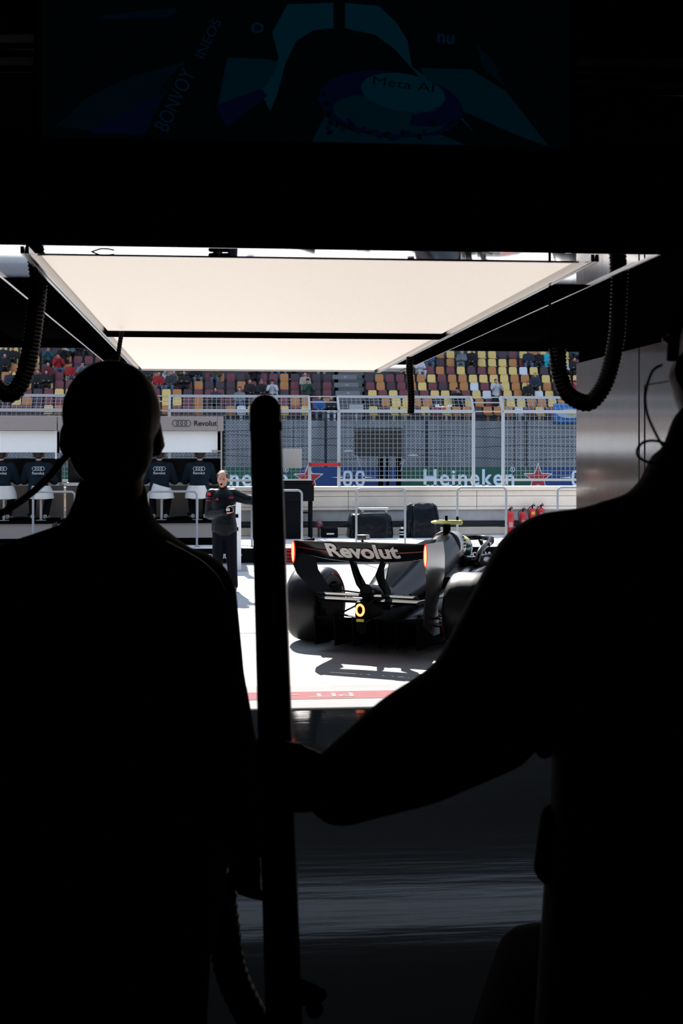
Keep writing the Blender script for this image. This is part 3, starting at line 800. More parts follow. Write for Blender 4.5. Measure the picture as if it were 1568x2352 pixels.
# fire extinguishers
for px, pt, Y, zb, lb in ((1171,1166,24.5,None,'red fire extinguisher standing lowest, right against the hoop barrier post'),
                         (1200,1168,24.75,1220,'slim red fire extinguisher, second from the hoop barrier post'),
                         (1222,1160,24.8,1203,'red fire extinguisher with a yellow sticker, third from the hoop barrier post'),
                         (1242,1159,24.85,1192,'short red fire extinguisher farthest from the hoop barrier post')):
    x = PX(px,Y); z1 = PZ(pt,Y); z0 = PZ(zb,Y) if zb else ZK
    r = thing('fire_extinguisher', (x, Y, z0), lb, 'fire extinguisher', 'red fire extinguishers on the pit wall')
    R = .068 if zb else .075; zt = z1-.075
    bm = bmesh.new(); pts = [(z0,.8),(z0+.015,1),(zt-.06,1),(zt-.03,.9),(zt-.01,.65),(zt,.4)]
    loft(bm, [ring_e(Vector((x,Y,z)), Vector((1,0,0)), R*k, Vector((0,1,0)), R*k, 18, 2) for z, k in pts]); obj('cylinder', bm, mat('extinguisher_red', (.55,.02,.03), .3), r, auto=50)
    bm = bmesh.new(); tube(bm, [(x,Y,zt),(x,Y,zt+.05)], .014, 8); bar(bm, (x-.01,Y,zt+.03), (x+.045,Y-.03,zt+.06), .018); bar(bm, (x-.01,Y,zt+.05), (x+.03,Y-.03,zt+.085), .012); obj('valve', bm, BLK, r)
    bm = bmesh.new(); tube(bm, smooth_path([Vector((x-.01,Y-.02,zt+.04)), Vector((x-R-.02,Y-.03,zt-.02)), Vector((x-R-.015,Y-.04,zt-.15)), Vector((x-R*.8,Y-.05,zt-.25))]), .01, 8); obj('hose', bm, RUB, r, smooth=True)
    bm = bmesh.new(); arc = [Vector((x+(R+.002)*math.sin(a), Y-(R+.002)*math.cos(a), 0)) for a in [-.5+i*.1 for i in range(11)]]
    hz = (zt-z0)*.25; mz = z0+(zt-z0)*(.68 if zb == 1203 else .45)
    loft(bm, [[a+Vector((0,0,z)) for a in arc]+[a*1 + Vector((0,.003,z)) for a in reversed(arc)] for z in (mz-hz*.4, mz+hz*.4)])
    obj('sticker', bm, mat('sticker_yellow', (.75,.45,.05), .5) if zb == 1203 else mat('sticker_pale', (.5,.3,.28), .5), r)
    if zb: bm = bmesh.new(); box(bm, x-.03, x+.03, Y+.04, YW-.04, z0+.1, z0+.16); obj('wall_bracket', bm, BLK, r)
# white post behind the marshal
bm = bmesh.new(); yy = 20.3; box(bm, PX(541,yy), PX(553.5,yy), yy, yy+.3, 0, PZ(1150,yy), bev=.02)
tube(bm, [(PX(547,yy), yy+.1, PZ(1150,yy)), (PX(547,yy), yy+.1, PZ(1146,yy))], .06, 14)
for a in (1180, 1210): box(bm, PX(540,yy), PX(547,yy), yy-.01, yy+.02, PZ(a+8,yy), PZ(a,yy), 1)
tag(obj('white_stand', bm, [WHITE, BLK]), 'narrow white stand just behind the marshal hip', 'stand')
# yellow pit board leaning beside the man's collar
yy = 8.0; r = thing('yellow_sign_strip', P(336, 1195, yy), 'narrow bright yellow sign strip with black bands beside the turned man collar', 'sign')
yy = 21.2
r.location = P(336, 1200, yy)
bm = bmesh.new(); box(bm, PX(329,yy), PX(340.5,yy), yy, yy+.03, PZ(1175,yy), PZ(1147,yy)); box(bm, PX(331,yy), PX(341,yy), yy, yy+.03, PZ(1187,yy), PZ(1182,yy)); box(bm, PX(332,yy), PX(341,yy), yy, yy+.03, PZ(1195,yy), PZ(1190,yy)); obj('yellow_band', bm, YEL, r)
bm = bmesh.new(); box(bm, PX(330,yy), PX(341,yy), yy+.01, yy+.06, 0, PZ(1148,yy)); box(bm, PX(333,yy), PX(337,yy), yy-.004, yy, PZ(1159,yy), PZ(1154,yy)); box(bm, PX(329,yy), PX(341,yy), yy-.004, yy, PZ(1172,yy), PZ(1171,yy)); obj('black_backing', bm, BLK, r)

# ------------------------------------------------------------------ trackside advertising board
YB = 48.0
AB = bmesh.new()
zb0, zb1 = .0, PZ(1073, YB)
GRN = mat('ad_green', (.003,.085,.06), .5); BLU = mat('ad_blue', (.006,.05,.19), .5); GRN2 = mat('ad_dark_green', (.008,.05,.02), .5)
def sec(pa, pb, mi, slant=0):
    xa, xb = PX(pa,YB), PX(pb,YB)
    return xa, xb
segs = [(-400,690,0),(690,915,1),(915,1243,0),(1243,1420,1),(1420,1800,0)]
bm = bmesh.new()
for a, b, m in segs:
    s0 = .35 if a in (915,1420) else 0; s1 = .35 if b in (915,1420) else 0
    xa, xb = PX(a,YB), PX(b,YB)
    prism(bm, [(xa-s0,YB,zb0),(xb-s1,YB,zb0),(xb+s1*.5,YB,zb1),(xa+s0*.5,YB,zb1)], (0,.08,0), m)
ad = obj('advertising_board', bm, [GRN, BLU]); tag(ad, 'long green and blue trackside board with white lettering and red stars', 'advertising board')
WL = mat('ad_pale_blue_lettering', (.72,.84,.95), .5)
def heineken(px0, pxr):
    x0 = PX(px0,YB); w = (1186-972)*YB/F; z0 = PZ(1117,YB); h = 40*YB/F*.98
    bm = bmesh.new()
    text_on(bm, 'Heineken', lambda x, y: Vector((x0+x, YB-.01, z0+y)), (0,-.02,0), w=w, h=h, bold=.02, space=1.15)
    # slab serifs on the stems
    u = YB/F
    for a, b, py in ((972,986,1116),(990,1006,1116),(1031,1046,1116),(1050,1062,1116),(1100,1116,1116),(1118,1134,1116),(1158,1170,1116)):
        xx = x0+(a-972)*u; box(bm, xx, xx+(b-a)*u, YB-.03, YB-.01, PZ(py+1.5,YB), PZ(py-2,YB))
    obj('lettering', bm, WL, ad)
    bm = bmesh.new(); c = Vector((x0+w-.02*0-.06, YB-.02, PZ(1079,YB))); c.x = x0+(1182-972)*u
    tube(bm, [c+Vector((5.3*u*math.cos(2*math.pi*k/20),0,5.3*u*math.sin(2*math.pi*k/20))) for k in range(20)], .013, 6, closed=True)
    text_on(bm, 'R', lambda x, y: c+Vector((x-.035,0,y-.05)), (0,-.005,0), w=.075, h=.1, bold=.02); obj('registered_mark', bm, WL, ad)
def star(px, clip=None):
    u = YB/F; c = Vector((PX(px,YB), YB, PZ(1098,YB)))
    for k, (R, m, y) in enumerate(((37*u,WL,-.02),(31.5*u,mat('star_red',(.42,.03,.03),.5),-.035))):
        bm = bmesh.new(); pts = []
        for i in range(10):
            a = math.pi/2+i*math.pi/5; rr = R*(1 if i % 2 == 0 else .42)
            pts.append(c+Vector((rr*math.cos(a), y, rr*math.sin(a)*.98-.02)))
        prism(bm, pts, (0,.012,0)); obj('star' if k else 'star_outline', bm, m, ad)
def zeros(px):
    u = YB/F; bm = bmesh.new()
    for d in (0, 28.5):
        c = Vector((PX(px+d,YB), YB-.02, PZ(1099,YB))); ro = []; 
        rings = []
        n = 32
        for s_, k in (((11,18.5),0),((5.2,12.5),0)):
            rings.append([c+Vector((s_[0]*u*math.copysign(abs(math.cos(2*math.pi*i/n))**.6, math.cos(2*math.pi*i/n)),0,s_[1]*u*math.copysign(abs(math.sin(2*math.pi*i/n))**.75, math.sin(2*math.pi*i/n)))) for i in range(n)])
        loft(bm, [rings[0], rings[1], [p+Vector((0,-.01,0)) for p in rings[1]], [p+Vector((0,-.01,0)) for p in rings[0]]], False, closed=True)
    c = P(px+14.5, 1116, YB-.02); box(bm, c.x-.045, c.x+.045, c.y-.01, c.y, c.z-.04, c.z+.04)
    for a, b in ((-38,-12),(36,66)):
        p, q = P(px+a,1096.5,YB-.02), P(px+b,1096.5,YB-.02)
        prism(bm, [p, q+Vector((0,0,.03)), q-Vector((0,0,.03))] if a < 0 else [p+Vector((0,0,.03)), q, p-Vector((0,0,.03))], (0,-.01,0))
    obj('numerals', bm, WL, ad)
heineken(972, 1186); heineken(445, 660)
star(1235); star(708); zeros(798); zeros(1322)

# ------------------------------------------------------------------ debris fence and stand wall
YC = 50.0; FD = mat('fence_dark', (.02,.03,.04), .6)
df = thing('debris_fence', (PX(800,YC), YC, 0), 'tall dark chain link debris fence with posts and cables beyond the track', 'fence')
zc0, zc1 = .9, PZ(962, YC)
for px in (280, 515, 748, 980, 1208, 1440):
    bm = bmesh.new(); x = PX(px,YC); box(bm, x-.05, x+.05, YC, YC+.1, 0, zc1+.25); obj('post', bm, FD, df)
bm = bmesh.new(); xa, xb = PX(-100,YC), PX(1470,YC); hgt = zc1-zc0; sp = .125; n = int((xb-xa+hgt)/sp)
for i in range(n):
    for g in (0, 1):
        a0 = xa-hgt + i*sp; b0 = a0+hgt
        if g: p, q = Vector((a0,YC-.02,zc1)), Vector((b0,YC-.02,zc0))
        else: p, q = Vector((a0,YC-.02,zc0)), Vector((b0,YC-.02,zc1))
        if p.x < xa: t = (xa-p.x)/(q.x-p.x); p = p.lerp(q,t)
        if q.x > xb: t = (xb-p.x)/(q.x-p.x); q = p.lerp(q,t)
        tube(bm, [p,q], .006, 3, cap=False)
obj('chain_link_mesh', bm, FD, df)
for j, py in enumerate((986, 1003, 1028, 1052)):
    bm = bmesh.new(); pts = []
    for i, px in enumerate((-100, 160, 515, 748, 980, 1208, 1470)):
        pts.append(P(px, py+(-6 if (i+j) % 2 else 5), YC-.06))
    tube(bm, pts, .013, 5); obj('cable', bm, FD, df)
YCW = 54.0
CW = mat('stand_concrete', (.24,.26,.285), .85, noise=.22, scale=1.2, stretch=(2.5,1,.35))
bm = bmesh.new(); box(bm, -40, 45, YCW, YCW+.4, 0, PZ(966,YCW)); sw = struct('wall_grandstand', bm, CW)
bm = bmesh.new()
for i in range(-9, 12): box(bm, i*3.1, i*3.1+.03, YCW-.004, YCW, 0, PZ(966,YCW))
obj('panel_joint', bm, mat('joint_dark', (.05,.055,.06), .8), sw)
# dark railing on the stand wall
bm = bmesh.new()
for z in (.08, .3): bar(bm, (-30, YCW+.2, PZ(966,YCW)+z), (30, YCW+.2, PZ(966,YCW)+z), .035)
for i in range(-14, 18): bar(bm, (i*1.8, YCW+.2, PZ(966,YCW)), (i*1.8, YCW+.2, PZ(966,YCW)+.3), .04)
tag(obj('stand_railing', bm, FD), 'low dark railing on top of the grandstand wall', 'railing')

# black trackside screen
YT = 46.0; tr = thing('trackside_screen', (PX(872,YT), YT, 0), 'black trackside screen box on two legs beyond the mesh fence', 'screen')
u = YT/F
bm = bmesh.new(); box(bm, PX(817,YT), PX(925,YT), YT, YT+.5, PZ(1048,YT), PZ(982,YT), bev=.02); obj('cabinet', bm, mat('screen_black', (.004,.005,.007), .4), tr)
bm = bmesh.new(); bar(bm, P(812,990,YT-.05), P(920,989,YT-.05), .03); bar(bm, P(815,975,YT), P(930,975,YT), .04); bar(bm, P(929,975,YT), P(929,1060,YT), .06); bar(bm, P(815,1051,YT-.02), P(925,1051,YT-.02), .05); obj('frame', bm, mat('frame_grey', (.1,.115,.13), .5), tr)
for a in (874, 890, 915):
    bm = bmesh.new(); bar(bm, P(a,1048,YT+.1), Vector((PX(a,YT+.1), YT+.1, 0)), .16 if a != 890 else .1); obj('leg', bm, BLK, tr)
for a, g in ((800,1),(948,-1)):
    bm = bmesh.new(); c = P(a, 1037 if g > 0 else 1047, YT-.2); ell(bm, c, (.2,.12,.055)); rcone(bm, c+Vector((0,0,-.05)), c+Vector((.12*g,.1,-.16)), .03, .03); bar(bm, c+Vector((.1*g,.1,-.05)), c+Vector((.45*g,.2,-.3)), .035); bar(bm, c+Vector((.3*g,.1,-.1)), c+Vector((.42*g,.1,-.55)), .03)
    obj('camera_arm', bm, mat('lamp_grey', (.32,.35,.37), .4), tr, auto=40)

# ------------------------------------------------------------------ grandstand
def row_y(k): return 942-18.6*k
def row_Y(k): return 56.3+.8*k
def row_c(k): return PZ(row_y(k), row_Y(k))
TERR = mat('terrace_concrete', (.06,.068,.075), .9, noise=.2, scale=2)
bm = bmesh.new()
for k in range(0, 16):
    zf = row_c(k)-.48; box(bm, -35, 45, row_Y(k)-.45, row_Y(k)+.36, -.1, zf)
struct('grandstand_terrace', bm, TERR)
bm = bmesh.new(); box(bm, -50, 60, 57.0, 95, 16.7, 17.4); rf = struct('roof_stand_sun_block', bm, mat('roof_grey', (.2,.21,.22), .8))  # unseen roof added to block the sun and narrow the floor's sky reflection
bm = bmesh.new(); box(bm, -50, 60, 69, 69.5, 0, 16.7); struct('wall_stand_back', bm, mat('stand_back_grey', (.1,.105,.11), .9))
# stairs
st = thing('grandstand_stairs', (PX(800,56), 56.3, row_c(0)-.48), 'grey concrete aisle stairs with numbered steps between the seat blocks', 'stairs')
bm = bmesh.new()
for k in range(0, 9):
    Y = row_Y(k); zf = row_c(k)-.48; xa, xb = PX(766,Y), PX(834,Y)
    box(bm, xa, xb, Y-.45, Y+.36, zf-.3, zf+.02); box(bm, PX(774,Y), PX(832,Y), Y-.62, Y-.3, zf-.2, zf+.0+.18*0+.2*0)
    box(bm, PX(772,Y), PX(828,Y), Y-.66, Y-.45, zf-.36, zf-.14)
obj('step', bm, mat('stair_grey', (.12,.13,.14), .9, noise=.1, scale=4), st)
for k, s in ((5,'04'),(4,'05'),(3,'06')):
    pass
for py, s, px in ((866,'04',793),(884,'05',797),(903,'06',800)):
    kk = round((942-py)/18.6); Y = row_Y(kk)-.7
    bm = bmesh.new(); a, b = P(px-30,py+5,Y), P(px+26,py-5,Y); box(bm, a.x, b.x, Y, Y+.02, a.z, b.z); obj('step_plate', bm, mat('plate_grey', (.17,.18,.19), .7), st)
    bm = bmesh.new(); a = P(px-4,py+2.5,Y-.005); text_on(bm, s, lambda x, y: a+Vector((x,0,y)), (0,-.004,0), w=.14, h=.095, bold=.02); obj('numeral', bm, mat('numeral_pale', (.42,.44,.45), .6), st)
bm = bmesh.new(); c = P(818, 937, 55.4); box(bm, c.x-.3, c.x+.3, 55.4, 55.5, c.z-.14, c.z+.14, bev=.02); tube(bm, [(c.x, 55.45, c.z), (c.x, 55.45, row_c(0)-.6)], .03, 8)
tag(obj('aisle_sign', bm, mat('sign_pale', (.4,.41,.43), .6)), 'small pale grey sign at the foot of the grandstand stairs', 'sign')

SCOL = {'y': ('yellow', (.72,.52,.17)), 'o': ('orange', (.47,.19,.055)), 'm': ('maroon', (.16,.03,.045)), 'd': ('dark plum', (.045,.022,.033)), 'w': ('white', (.62,.66,.72))}
SM = {k: mat('seat_'+v[0].replace(' ','_'), v[1], .5) for k, v in SCOL.items()}
def seat_mesh():
    bm = bmesh.new(); rings = []
    for z, hw, y in ((-.18,.165,0),(-.15,.19,.0),(0,.195,.02),(.13,.185,.045),(.165,.165,.05),(.175,.14,.05)):
        rings.append(ring_e(Vector((0,y,z)), Vector((1,0,0)), hw, Vector((0,1,0)), .022, 16, 4))
    loft(bm, rings)
    rings = [ring_e(Vector((0,y,z)), Vector((1,0,0)), hw, Vector((0,0,1)), .022, 16, 4) for y, z, hw in ((.0,-.2,.18),(-.1,-.19,.2),(-.2,-.185,.2),(-.25,-.19,.17))]
    loft(bm, rings)
    box(bm, -.05, .05, -.05, .03, -.48, -.2)
    bmesh.ops.recalc_face_normals(bm, faces=list(bm.faces))
    me = bpy.data.meshes.new('seat'); bm.to_mesh(me); bm.free(); me.materials.append(SM['y'])
    me.polygons.foreach_set('use_smooth', [True]*len(me.polygons)); me.set_sharp_from_angle(angle=math.radians(40)); return me
SEAT = seat_mesh()
ov = {  # colours read off the photograph, by row and pixel column
 7: [(1320,'d'),(1128,'y'),(1150,'d'),(1172,'m')],
 6: [(1003,'d'),(1026,'o'),(1072,'y'),(1096,'y'),(1120,'y'),(1144,'y'),(1167,'o'),(1190,'m'),(1303,'y'),(43,'y'),(91,'y'),(125,'o'),(222,'m')],
 5: [(937,'o'),(985,'m'),(1009,'o'),(1033,'m'),(1057,'y'),(1080,'d'),(1104,'m'),(1127,'o'),(1151,'y'),(1174,'y'),(1197,'w'),(1221,'y'),(1244,'d'),(1265,'y'),(1318,'y'),(89,'o'),(217,'m')],
 4: [(847,'d'),(871,'o'),(895,'m'),(919,'m'),(943,'o'),(967,'o'),(991,'y'),(1015,'m'),(1039,'o'),(1063,'o'),(1087,'y'),(1111,'y'),(1134,'y'),(1157,'y'),(1181,'o'),(1204,'o'),(1228,'d'),(1251,'y'),(1274,'y'),(1300,'o'),(1320,'y'),(8,'o'),(37,'y'),(217,'o'),(292,'y'),(471,'m'),(497,'o'),(522,'m'),(547,'d'),(571,'m'),(600,'m'),(752,'d')],
 3: [(850,'m'),(874,'o'),(898,'d'),(922,'m'),(946,'o'),(974,'y'),(998,'m'),(1022,'d'),(1046,'o'),(1070,'o'),(1094,'w'),(1118,'m'),(1142,'y'),(1167,'y'),(1191,'o'),(1215,'y'),(1240,'y'),(1262,'o'),(1284,'d'),(1315,'y'),(131,'m'),(159,'m'),(343,'o'),(375,'y'),(472,'d'),(523,'d'),(547,'o'),(571,'m'),(600,'m'),(624,'d'),(650,'o'),(674,'m'),(752,'m'),(728,'d')],
 2: [(855,'y'),(879,'m'),(903,'y'),(927,'m'),(951,'d'),(979,'m'),(1003,'y'),(1028,'y'),(1052,'d'),(1078,'m'),(1103,'y'),(1126,'w'),(1150,'m'),(1176,'y'),(1198,'o'),(1225,'y'),(1249,'w'),(1271,'y'),(1295,'d'),(74,'m'),(101,'m'),(128,'y'),(155,'y'),(180,'m'),(342,'y'),(471,'m'),(497,'m'),(522,'d'),(547,'m'),(650,'d'),(728,'d'),(752,'m')],
 1: [(862,'d'),(886,'o'),(910,'y'),(934,'y'),(968,'o'),(985,'o'),(1010,'d'),(1035,'y'),(1084,'y'),(1108,'o'),(1160,'y'),(1185,'y'),(1232,'o'),(1257,'y'),(1280,'o'),(41,'y'),(69,'o'),(95,'d'),(147,'m'),(365,'o'),(416,'y'),(471,'d'),(523,'m'),(650,'m'),(680,'o'),(750,'o')],
 0: [(865,'y'),(890,'d'),(917,'y'),(942,'d'),(967,'y'),(990,'m'),(1018,'y'),(1160,'o'),(1190,'w'),(1215,'m'),(1238,'y'),(1262,'m'),(41,'m'),(69,'m'),(416,'m'),(445,'o'),(523,'o')]}
ORD = ['','first','second','third','fourth','fifth','sixth','seventh','eighth','ninth','tenth','eleventh','twelfth','thirteenth','fourteenth','fifteenth','sixteenth','seventeenth','eighteenth','nineteenth','twentieth']
def ordn(n): return ORD[n] if n <= 20 else '%d%s' % (n, {1:'st',2:'nd',3:'rd'}.get(n % 10, 'th'))
rs = random.Random(11); SEATS = []
for k in range(0, 8):
    py = row_y(k)
    for side, x0, dx in (('R', {1:862,2:855,3:850,4:847}.get(k, 857 if k < 4 else 843), 23.9), ('L', 751 if k < 5 else 745, -24.6)):
        i = 0
        while True:
            px = x0+dx*i; i += 1
            if px > 1350 or px < -24: break
            if side == 'L' and 205 < px < 330 and k < 4: continue
            lb_, rb_ = 1.22*(py-627), 1484-2.21*(py-590)
            if py < 858 and lb_+12 < px < rb_-12: continue
            near = sorted(ov.get(k, []), key=lambda e: abs(e[0]-px))
            if near and abs(near[0][0]-px) < 12.5: c = near[0][1]
            else: c = rs.choices('yomdw', (38,26,20,12,4) if side == 'R' else (14,14,36,34,2))[0]
            SEATS.append((k, side, i, px, c))
SEATS.sort(key=lambda e: e[0])
extra = bmesh.new(); first = True
for n, (k, side, i, px, c) in enumerate(SEATS):
    Y = row_Y(k); loc = Vector((PX(px,Y), Y, row_c(k)))
    if n < 300:
        o = bpy.data.objects.new('stadium_chair', SEAT); COL.objects.link(o); o.location = loc
        o.material_slots[0].link = 'OBJECT'; o.material_slots[0].material = SM[c]
        tag(o, '%s stadium chair, %s row up, %s from the stairs towards the %s' % (SCOL[c][0], ordn(k+1), ordn(i), 'beige partition' if side == 'R' else 'pit gantry'),
            'chair', 'plastic chairs of the grandstand')
    else:
        t = bmesh.new(); t.from_mesh(SEAT); bmesh.ops.translate(t, verts=list(t.verts), vec=loc); merge(extra, t, 'yomdw'.index(c))
if len(SEATS) > 300: tag(obj('upper_row_chairs', extra, [SM[c] for c in 'yomdw'], auto=40), 'mixed coloured plastic seats in the topmost visible row of the grandstand', 'chairs', kind='stuff')
print('SEATS', len(SEATS))

# ------------------------------------------------------------------ spectators
def proto(pose, hairstyle):
    V = Vector; pel = V((0,0,0)); 
    J = dict(pelvis=pel, neck=V((0,-.0,.5)), head=V((0,-.02,.67)), face=V((0,-1,-.1)))
    for a, g in (('L',1),('R',-1)):
        J['sh'+a] = V((g*.18,0,.44)); J['hip'+a] = V((g*.09,-.02,-.02))
        J['kn'+a] = V((g*.16,-.42,.0)); J['an'+a] = V((g*.15,-.38,-.40)); J['toe'+a] = V((g*.17,-.5,-.45))
        if pose == 'lap': J['el'+a] = V((g*.24,-.1,.19)); J['wr'+a] = V((g*.10,-.32,.12))
        elif pose == 'phone': J['el'+a] = V((g*.24,-.22,.26)); J['wr'+a] = V((g*.08,-.24,.5))
        elif pose == 'crossed': J['el'+a] = V((g*.25,-.12,.2)); J['wr'+a] = V((-g*.06,-.2,.24))
        elif pose == 'stand':
            J['kn'+a] = V((g*.1,-.02,-.42)); J['an'+a] = V((g*.11,0,-.82)); J['toe'+a] = V((g*.12,-.14,-.88))
            J['el'+a] = V((g*.28,-.18,.3)); J['wr'+a] = V((g*.12,-.3,.5))
    return build_person(J, 'person', 'x', 1.0, vox=.026, hairstyle=hairstyle, hands=False, base=Vector((0,0,0)), puff=.03)
PR = {(p, h): proto(p, h) for p, h in (('lap','short'),('phone','cap'),('crossed','long'),('lap','cap'),('stand','short'),('crossed','hood'))}
CL = {'navy': (.015,.025,.05), 'black': (.008,.009,.012), 'red': (.32,.012,.02), 'maroon': (.12,.012,.02), 'teal': (.02,.09,.11), 'grey': (.14,.17,.19), 'white': (.5,.52,.56),
      'beige': (.36,.31,.26), 'olive': (.05,.045,.03), 'green': (.03,.07,.05), 'pink': (.42,.33,.38), 'purple': (.25,.24,.4), 'blue': (.03,.09,.25), 'cyan': (.02,.4,.5), 'jeans': (.09,.14,.21), 'khaki': (.3,.28,.25), 'charcoal': (.03,.033,.04)}
CM = {k: mat('cloth_'+k, v, .85) for k, v in CL.items()}
SP = [ # px, row, pose, top, legs, hair/cap colour, style, label detail
 (8,6,'lap','navy','black',None,'short','beside the low sagging hose'),(30,6,'lap','black','black','navy','cap','in a dark cap beside the low sagging hose'),(12,5,'lap','black','black',None,'short','one row below the dark cap, at the frame edge'),
 (24,3,'lap','navy','charcoal',None,'short','in a plaid-dark shirt under the low hose'),(112,6,'phone','teal','black','white','cap','in a white cap raising a phone'),(145,6,'crossed','black','black','blue','cap','under a blue cap'),
 (167,7,'phone','grey','black',None,'short','raising both hands to the face in the top row'),(195,7,'lap','black','charcoal',None,'short','top row beside the person with raised hands'),
 (111,4,'lap','maroon','black',None,'short','with sunglasses in a track jacket'),(134,5,'phone','red','jeans',None,'short','in a red jacket raising a phone above blue jeans'),(163,4,'lap','red','jeans','maroon','cap','in red with a maroon cap and pale jeans'),
 (190,4,'phone','grey','green','black','cap','filming with a camera beside the red jackets'),(88,3,'lap','black','black',None,'short','leaning forward beside the hose end'),(107,3,'crossed','black','black',None,'long','arms folded below the track jacket'),
 (228,4,'lap','black','black','cyan','cap','under a bright cyan cap'),(245,5,'lap','charcoal','black',None,'short','above the cyan cap'),(262,5,'lap','beige','black','khaki','short','fair haired beside the thin hose'),
 (300,4,'lap','black','black','red','cap','in a red cap just right of the turned head'),(315,3,'lap','navy','purple',None,'short','turned aside in a purple-white sleeve'),(338,4,'crossed','charcoal','charcoal',None,'short','dark jacket below the light box edge'),
 (365,3,'lap','red','jeans',None,'short','in a bright red jacket and pale jeans'),(393,3,'lap','charcoal','jeans',None,'short','in a dark grey jacket over a white collar'),(423,3,'crossed','black','black',None,'long','long haired, hands at the mouth'),
 (449,4,'lap','black','grey','red','cap','all in black with a red cap'),(392,4,'phone','pink','white',None,'long','in a pink top with white trousers'),(420,4,'lap','charcoal','black',None,'long','beside the pink top'),
 (497,4,'lap','olive','jeans',None,'short','alone in an olive brown jacket and jeans'),(583,4,'phone','black','black',None,'short','big dark jacket hunched over a phone'),(573,2,'lap','black','black',None,'short','in black with an open white collar'),
 (600,2,'lap','black','black','grey','cap','in a grey cap, waving a hand'),(625,2,'phone','white','black','black','cap','in a white print shirt and black cap'),(625,5,'lap','black','jeans',None,'short','jeans just under the light box, first of two'),
 (648,5,'lap','black','jeans',None,'long','jeans just under the light box, second of two'),(675,5,'lap','white','black',None,'short','in white just under the light box'),(700,3,'lap','beige','khaki',None,'short','in an open beige jacket'),
 (706,2,'crossed','green','black','black','cap','in dark green with a black cap'),(730,5,'lap','black','khaki',None,'short','in black with khaki trousers beside the stairs'),(495,1,'lap','navy','black',None,'long','only hair and face over the fence rail'),
 (550,1,'lap','grey','jeans',None,'short','behind the fence rail above the gantry end'),(760,0,'lap','black','white',None,'long','in black with white shoes at the stair foot'),(733,0,'lap','blue','grey',None,'short','in a blue plaid shirt near the stair foot'),
 (962,5,'lap','white','white',None,'hood','in a white coat over red, by the hanging hose'),(983,6,'lap','blue','jeans',None,'short','in blue beside the rig edge'),(1059,6,'lap','grey','grey','white','hood','in a grey coat with a white hood up'),
 (1083,6,'lap','black','black','black','cap','in a black track jacket with white stripes'),(1049,1,'phone','black','black',None,'short','in black raising both hands near the drone'),(1137,1,'stand','white','black',None,'short','standing in a white and black jersey with raised arms'),
 (1211,2,'lap','black','charcoal',None,'short','in a black coat, lower of a pair'),(1227,3,'lap','navy','black','grey','short','grey haired with sunglasses in navy, upper of a pair'),(1212,6,'lap','navy','jeans',None,'short','in navy and blue jeans'),
 (1236,6,'crossed','black','navy',None,'short','crouched in dark clothes by the cyan jacket'),(1255,6,'lap','cyan','cyan','black','short','in a bright cyan jacket'),(1317,5,'crossed','black','black',None,'long','long dark hair by the partition corner'),
 (1292,5,'lap','white','black',None,'short','in white behind the U-shaped hose'),(1325,7,'lap','teal','black',None,'short','in teal above the partition corner'),(1345,7,'lap','navy','navy',None,'short','in navy above the sloping partition top'),
 (1372,7,'crossed','black','black',None,'long','in black above the sloping partition top'),(1392,7,'lap','maroon','black',None,'short','in maroon above the sloping partition top'),(1288,2,'lap','charcoal','black',None,'short','in charcoal beside the hose bend'),(1318,2,'lap','red','black','red','cap','in red tucked behind the hose bend')]
for n, (px, k, pose, top, legs, hc, style, det) in enumerate(SP):
    key = (pose, style) if (pose, style) in PR else next((q for q in PR if q[1] == style and pose != 'stand'), ('lap','short'))
    if pose == 'phone' and style != 'cap' and hc is None: key = ('phone','cap')
    if pose == 'stand': key = ('stand','short')
    src = PR[key]; Y = row_Y(k); sc = rs.uniform(.86,.98)
    r = src.copy(); COL.objects.link(r); r.location = (PX(px,Y), Y-.1, row_c(k)-.08 + (.42 if pose == 'stand' else 0)); r.rotation_euler = (0,0,rs.uniform(-.35,.35)); r.scale = (sc,sc,sc)
    tag(r, 'spectator '+det, 'person', 'spectators in the grandstand')
    for ch in src.children:
        c = ch.copy(); COL.objects.link(c); c.parent = r
        nm = ch.name.split('.')[0]; c.material_slots[0].link = 'OBJECT'
        c.material_slots[0].material = {'body': SKIN, 'jacket': CM[top], 'trousers': CM[legs], 'shoe': CM['charcoal' if n % 3 else 'white']}.get(nm, CM[hc] if hc else HAIRK)
for r in PR.values():
    for ch in list(r.children): bpy.data.objects.remove(ch)
    bpy.data.objects.remove(r)

# blue flag hung over the stand wall
YQ = 53.9; bm = bmesh.new(); xa, xb = PX(1270,YQ), PX(1350,YQ); zt_, zb_ = PZ(925,YQ), PZ(971,YQ); rr = []
nx = 24
grid = [[Vector((xa+(xb-xa)*i/nx, YQ-.03+.03*math.sin(i*1.1+j*.5), zt_+(zb_-zt_)*j/10+.01*math.sin(i*.9))) for i in range(nx+1)] for j in range(11)]
loft(bm, [row + [p+Vector((0,.012,0)) for p in reversed(row)] for row in grid], True, 0)
fl = obj('blue_flag', bm, mat('flag_blue', (.02,.17,.5), .7), smooth=True); tag(fl, 'blue flag with a pale emblem hanging over the stand wall by the partition', 'flag')
bm = bmesh.new(); c = P(1308, 950, YQ-.08); ell(bm, c, (.55,.01,.2)); ell(bm, c+Vector((.05,-.012,.03)), (.2,.008,.1), mi=1); obj('emblem', bm, [mat('emblem_pale', (.35,.45,.6), .7), mat('emblem_yellow', (.5,.42,.1), .7)], fl)
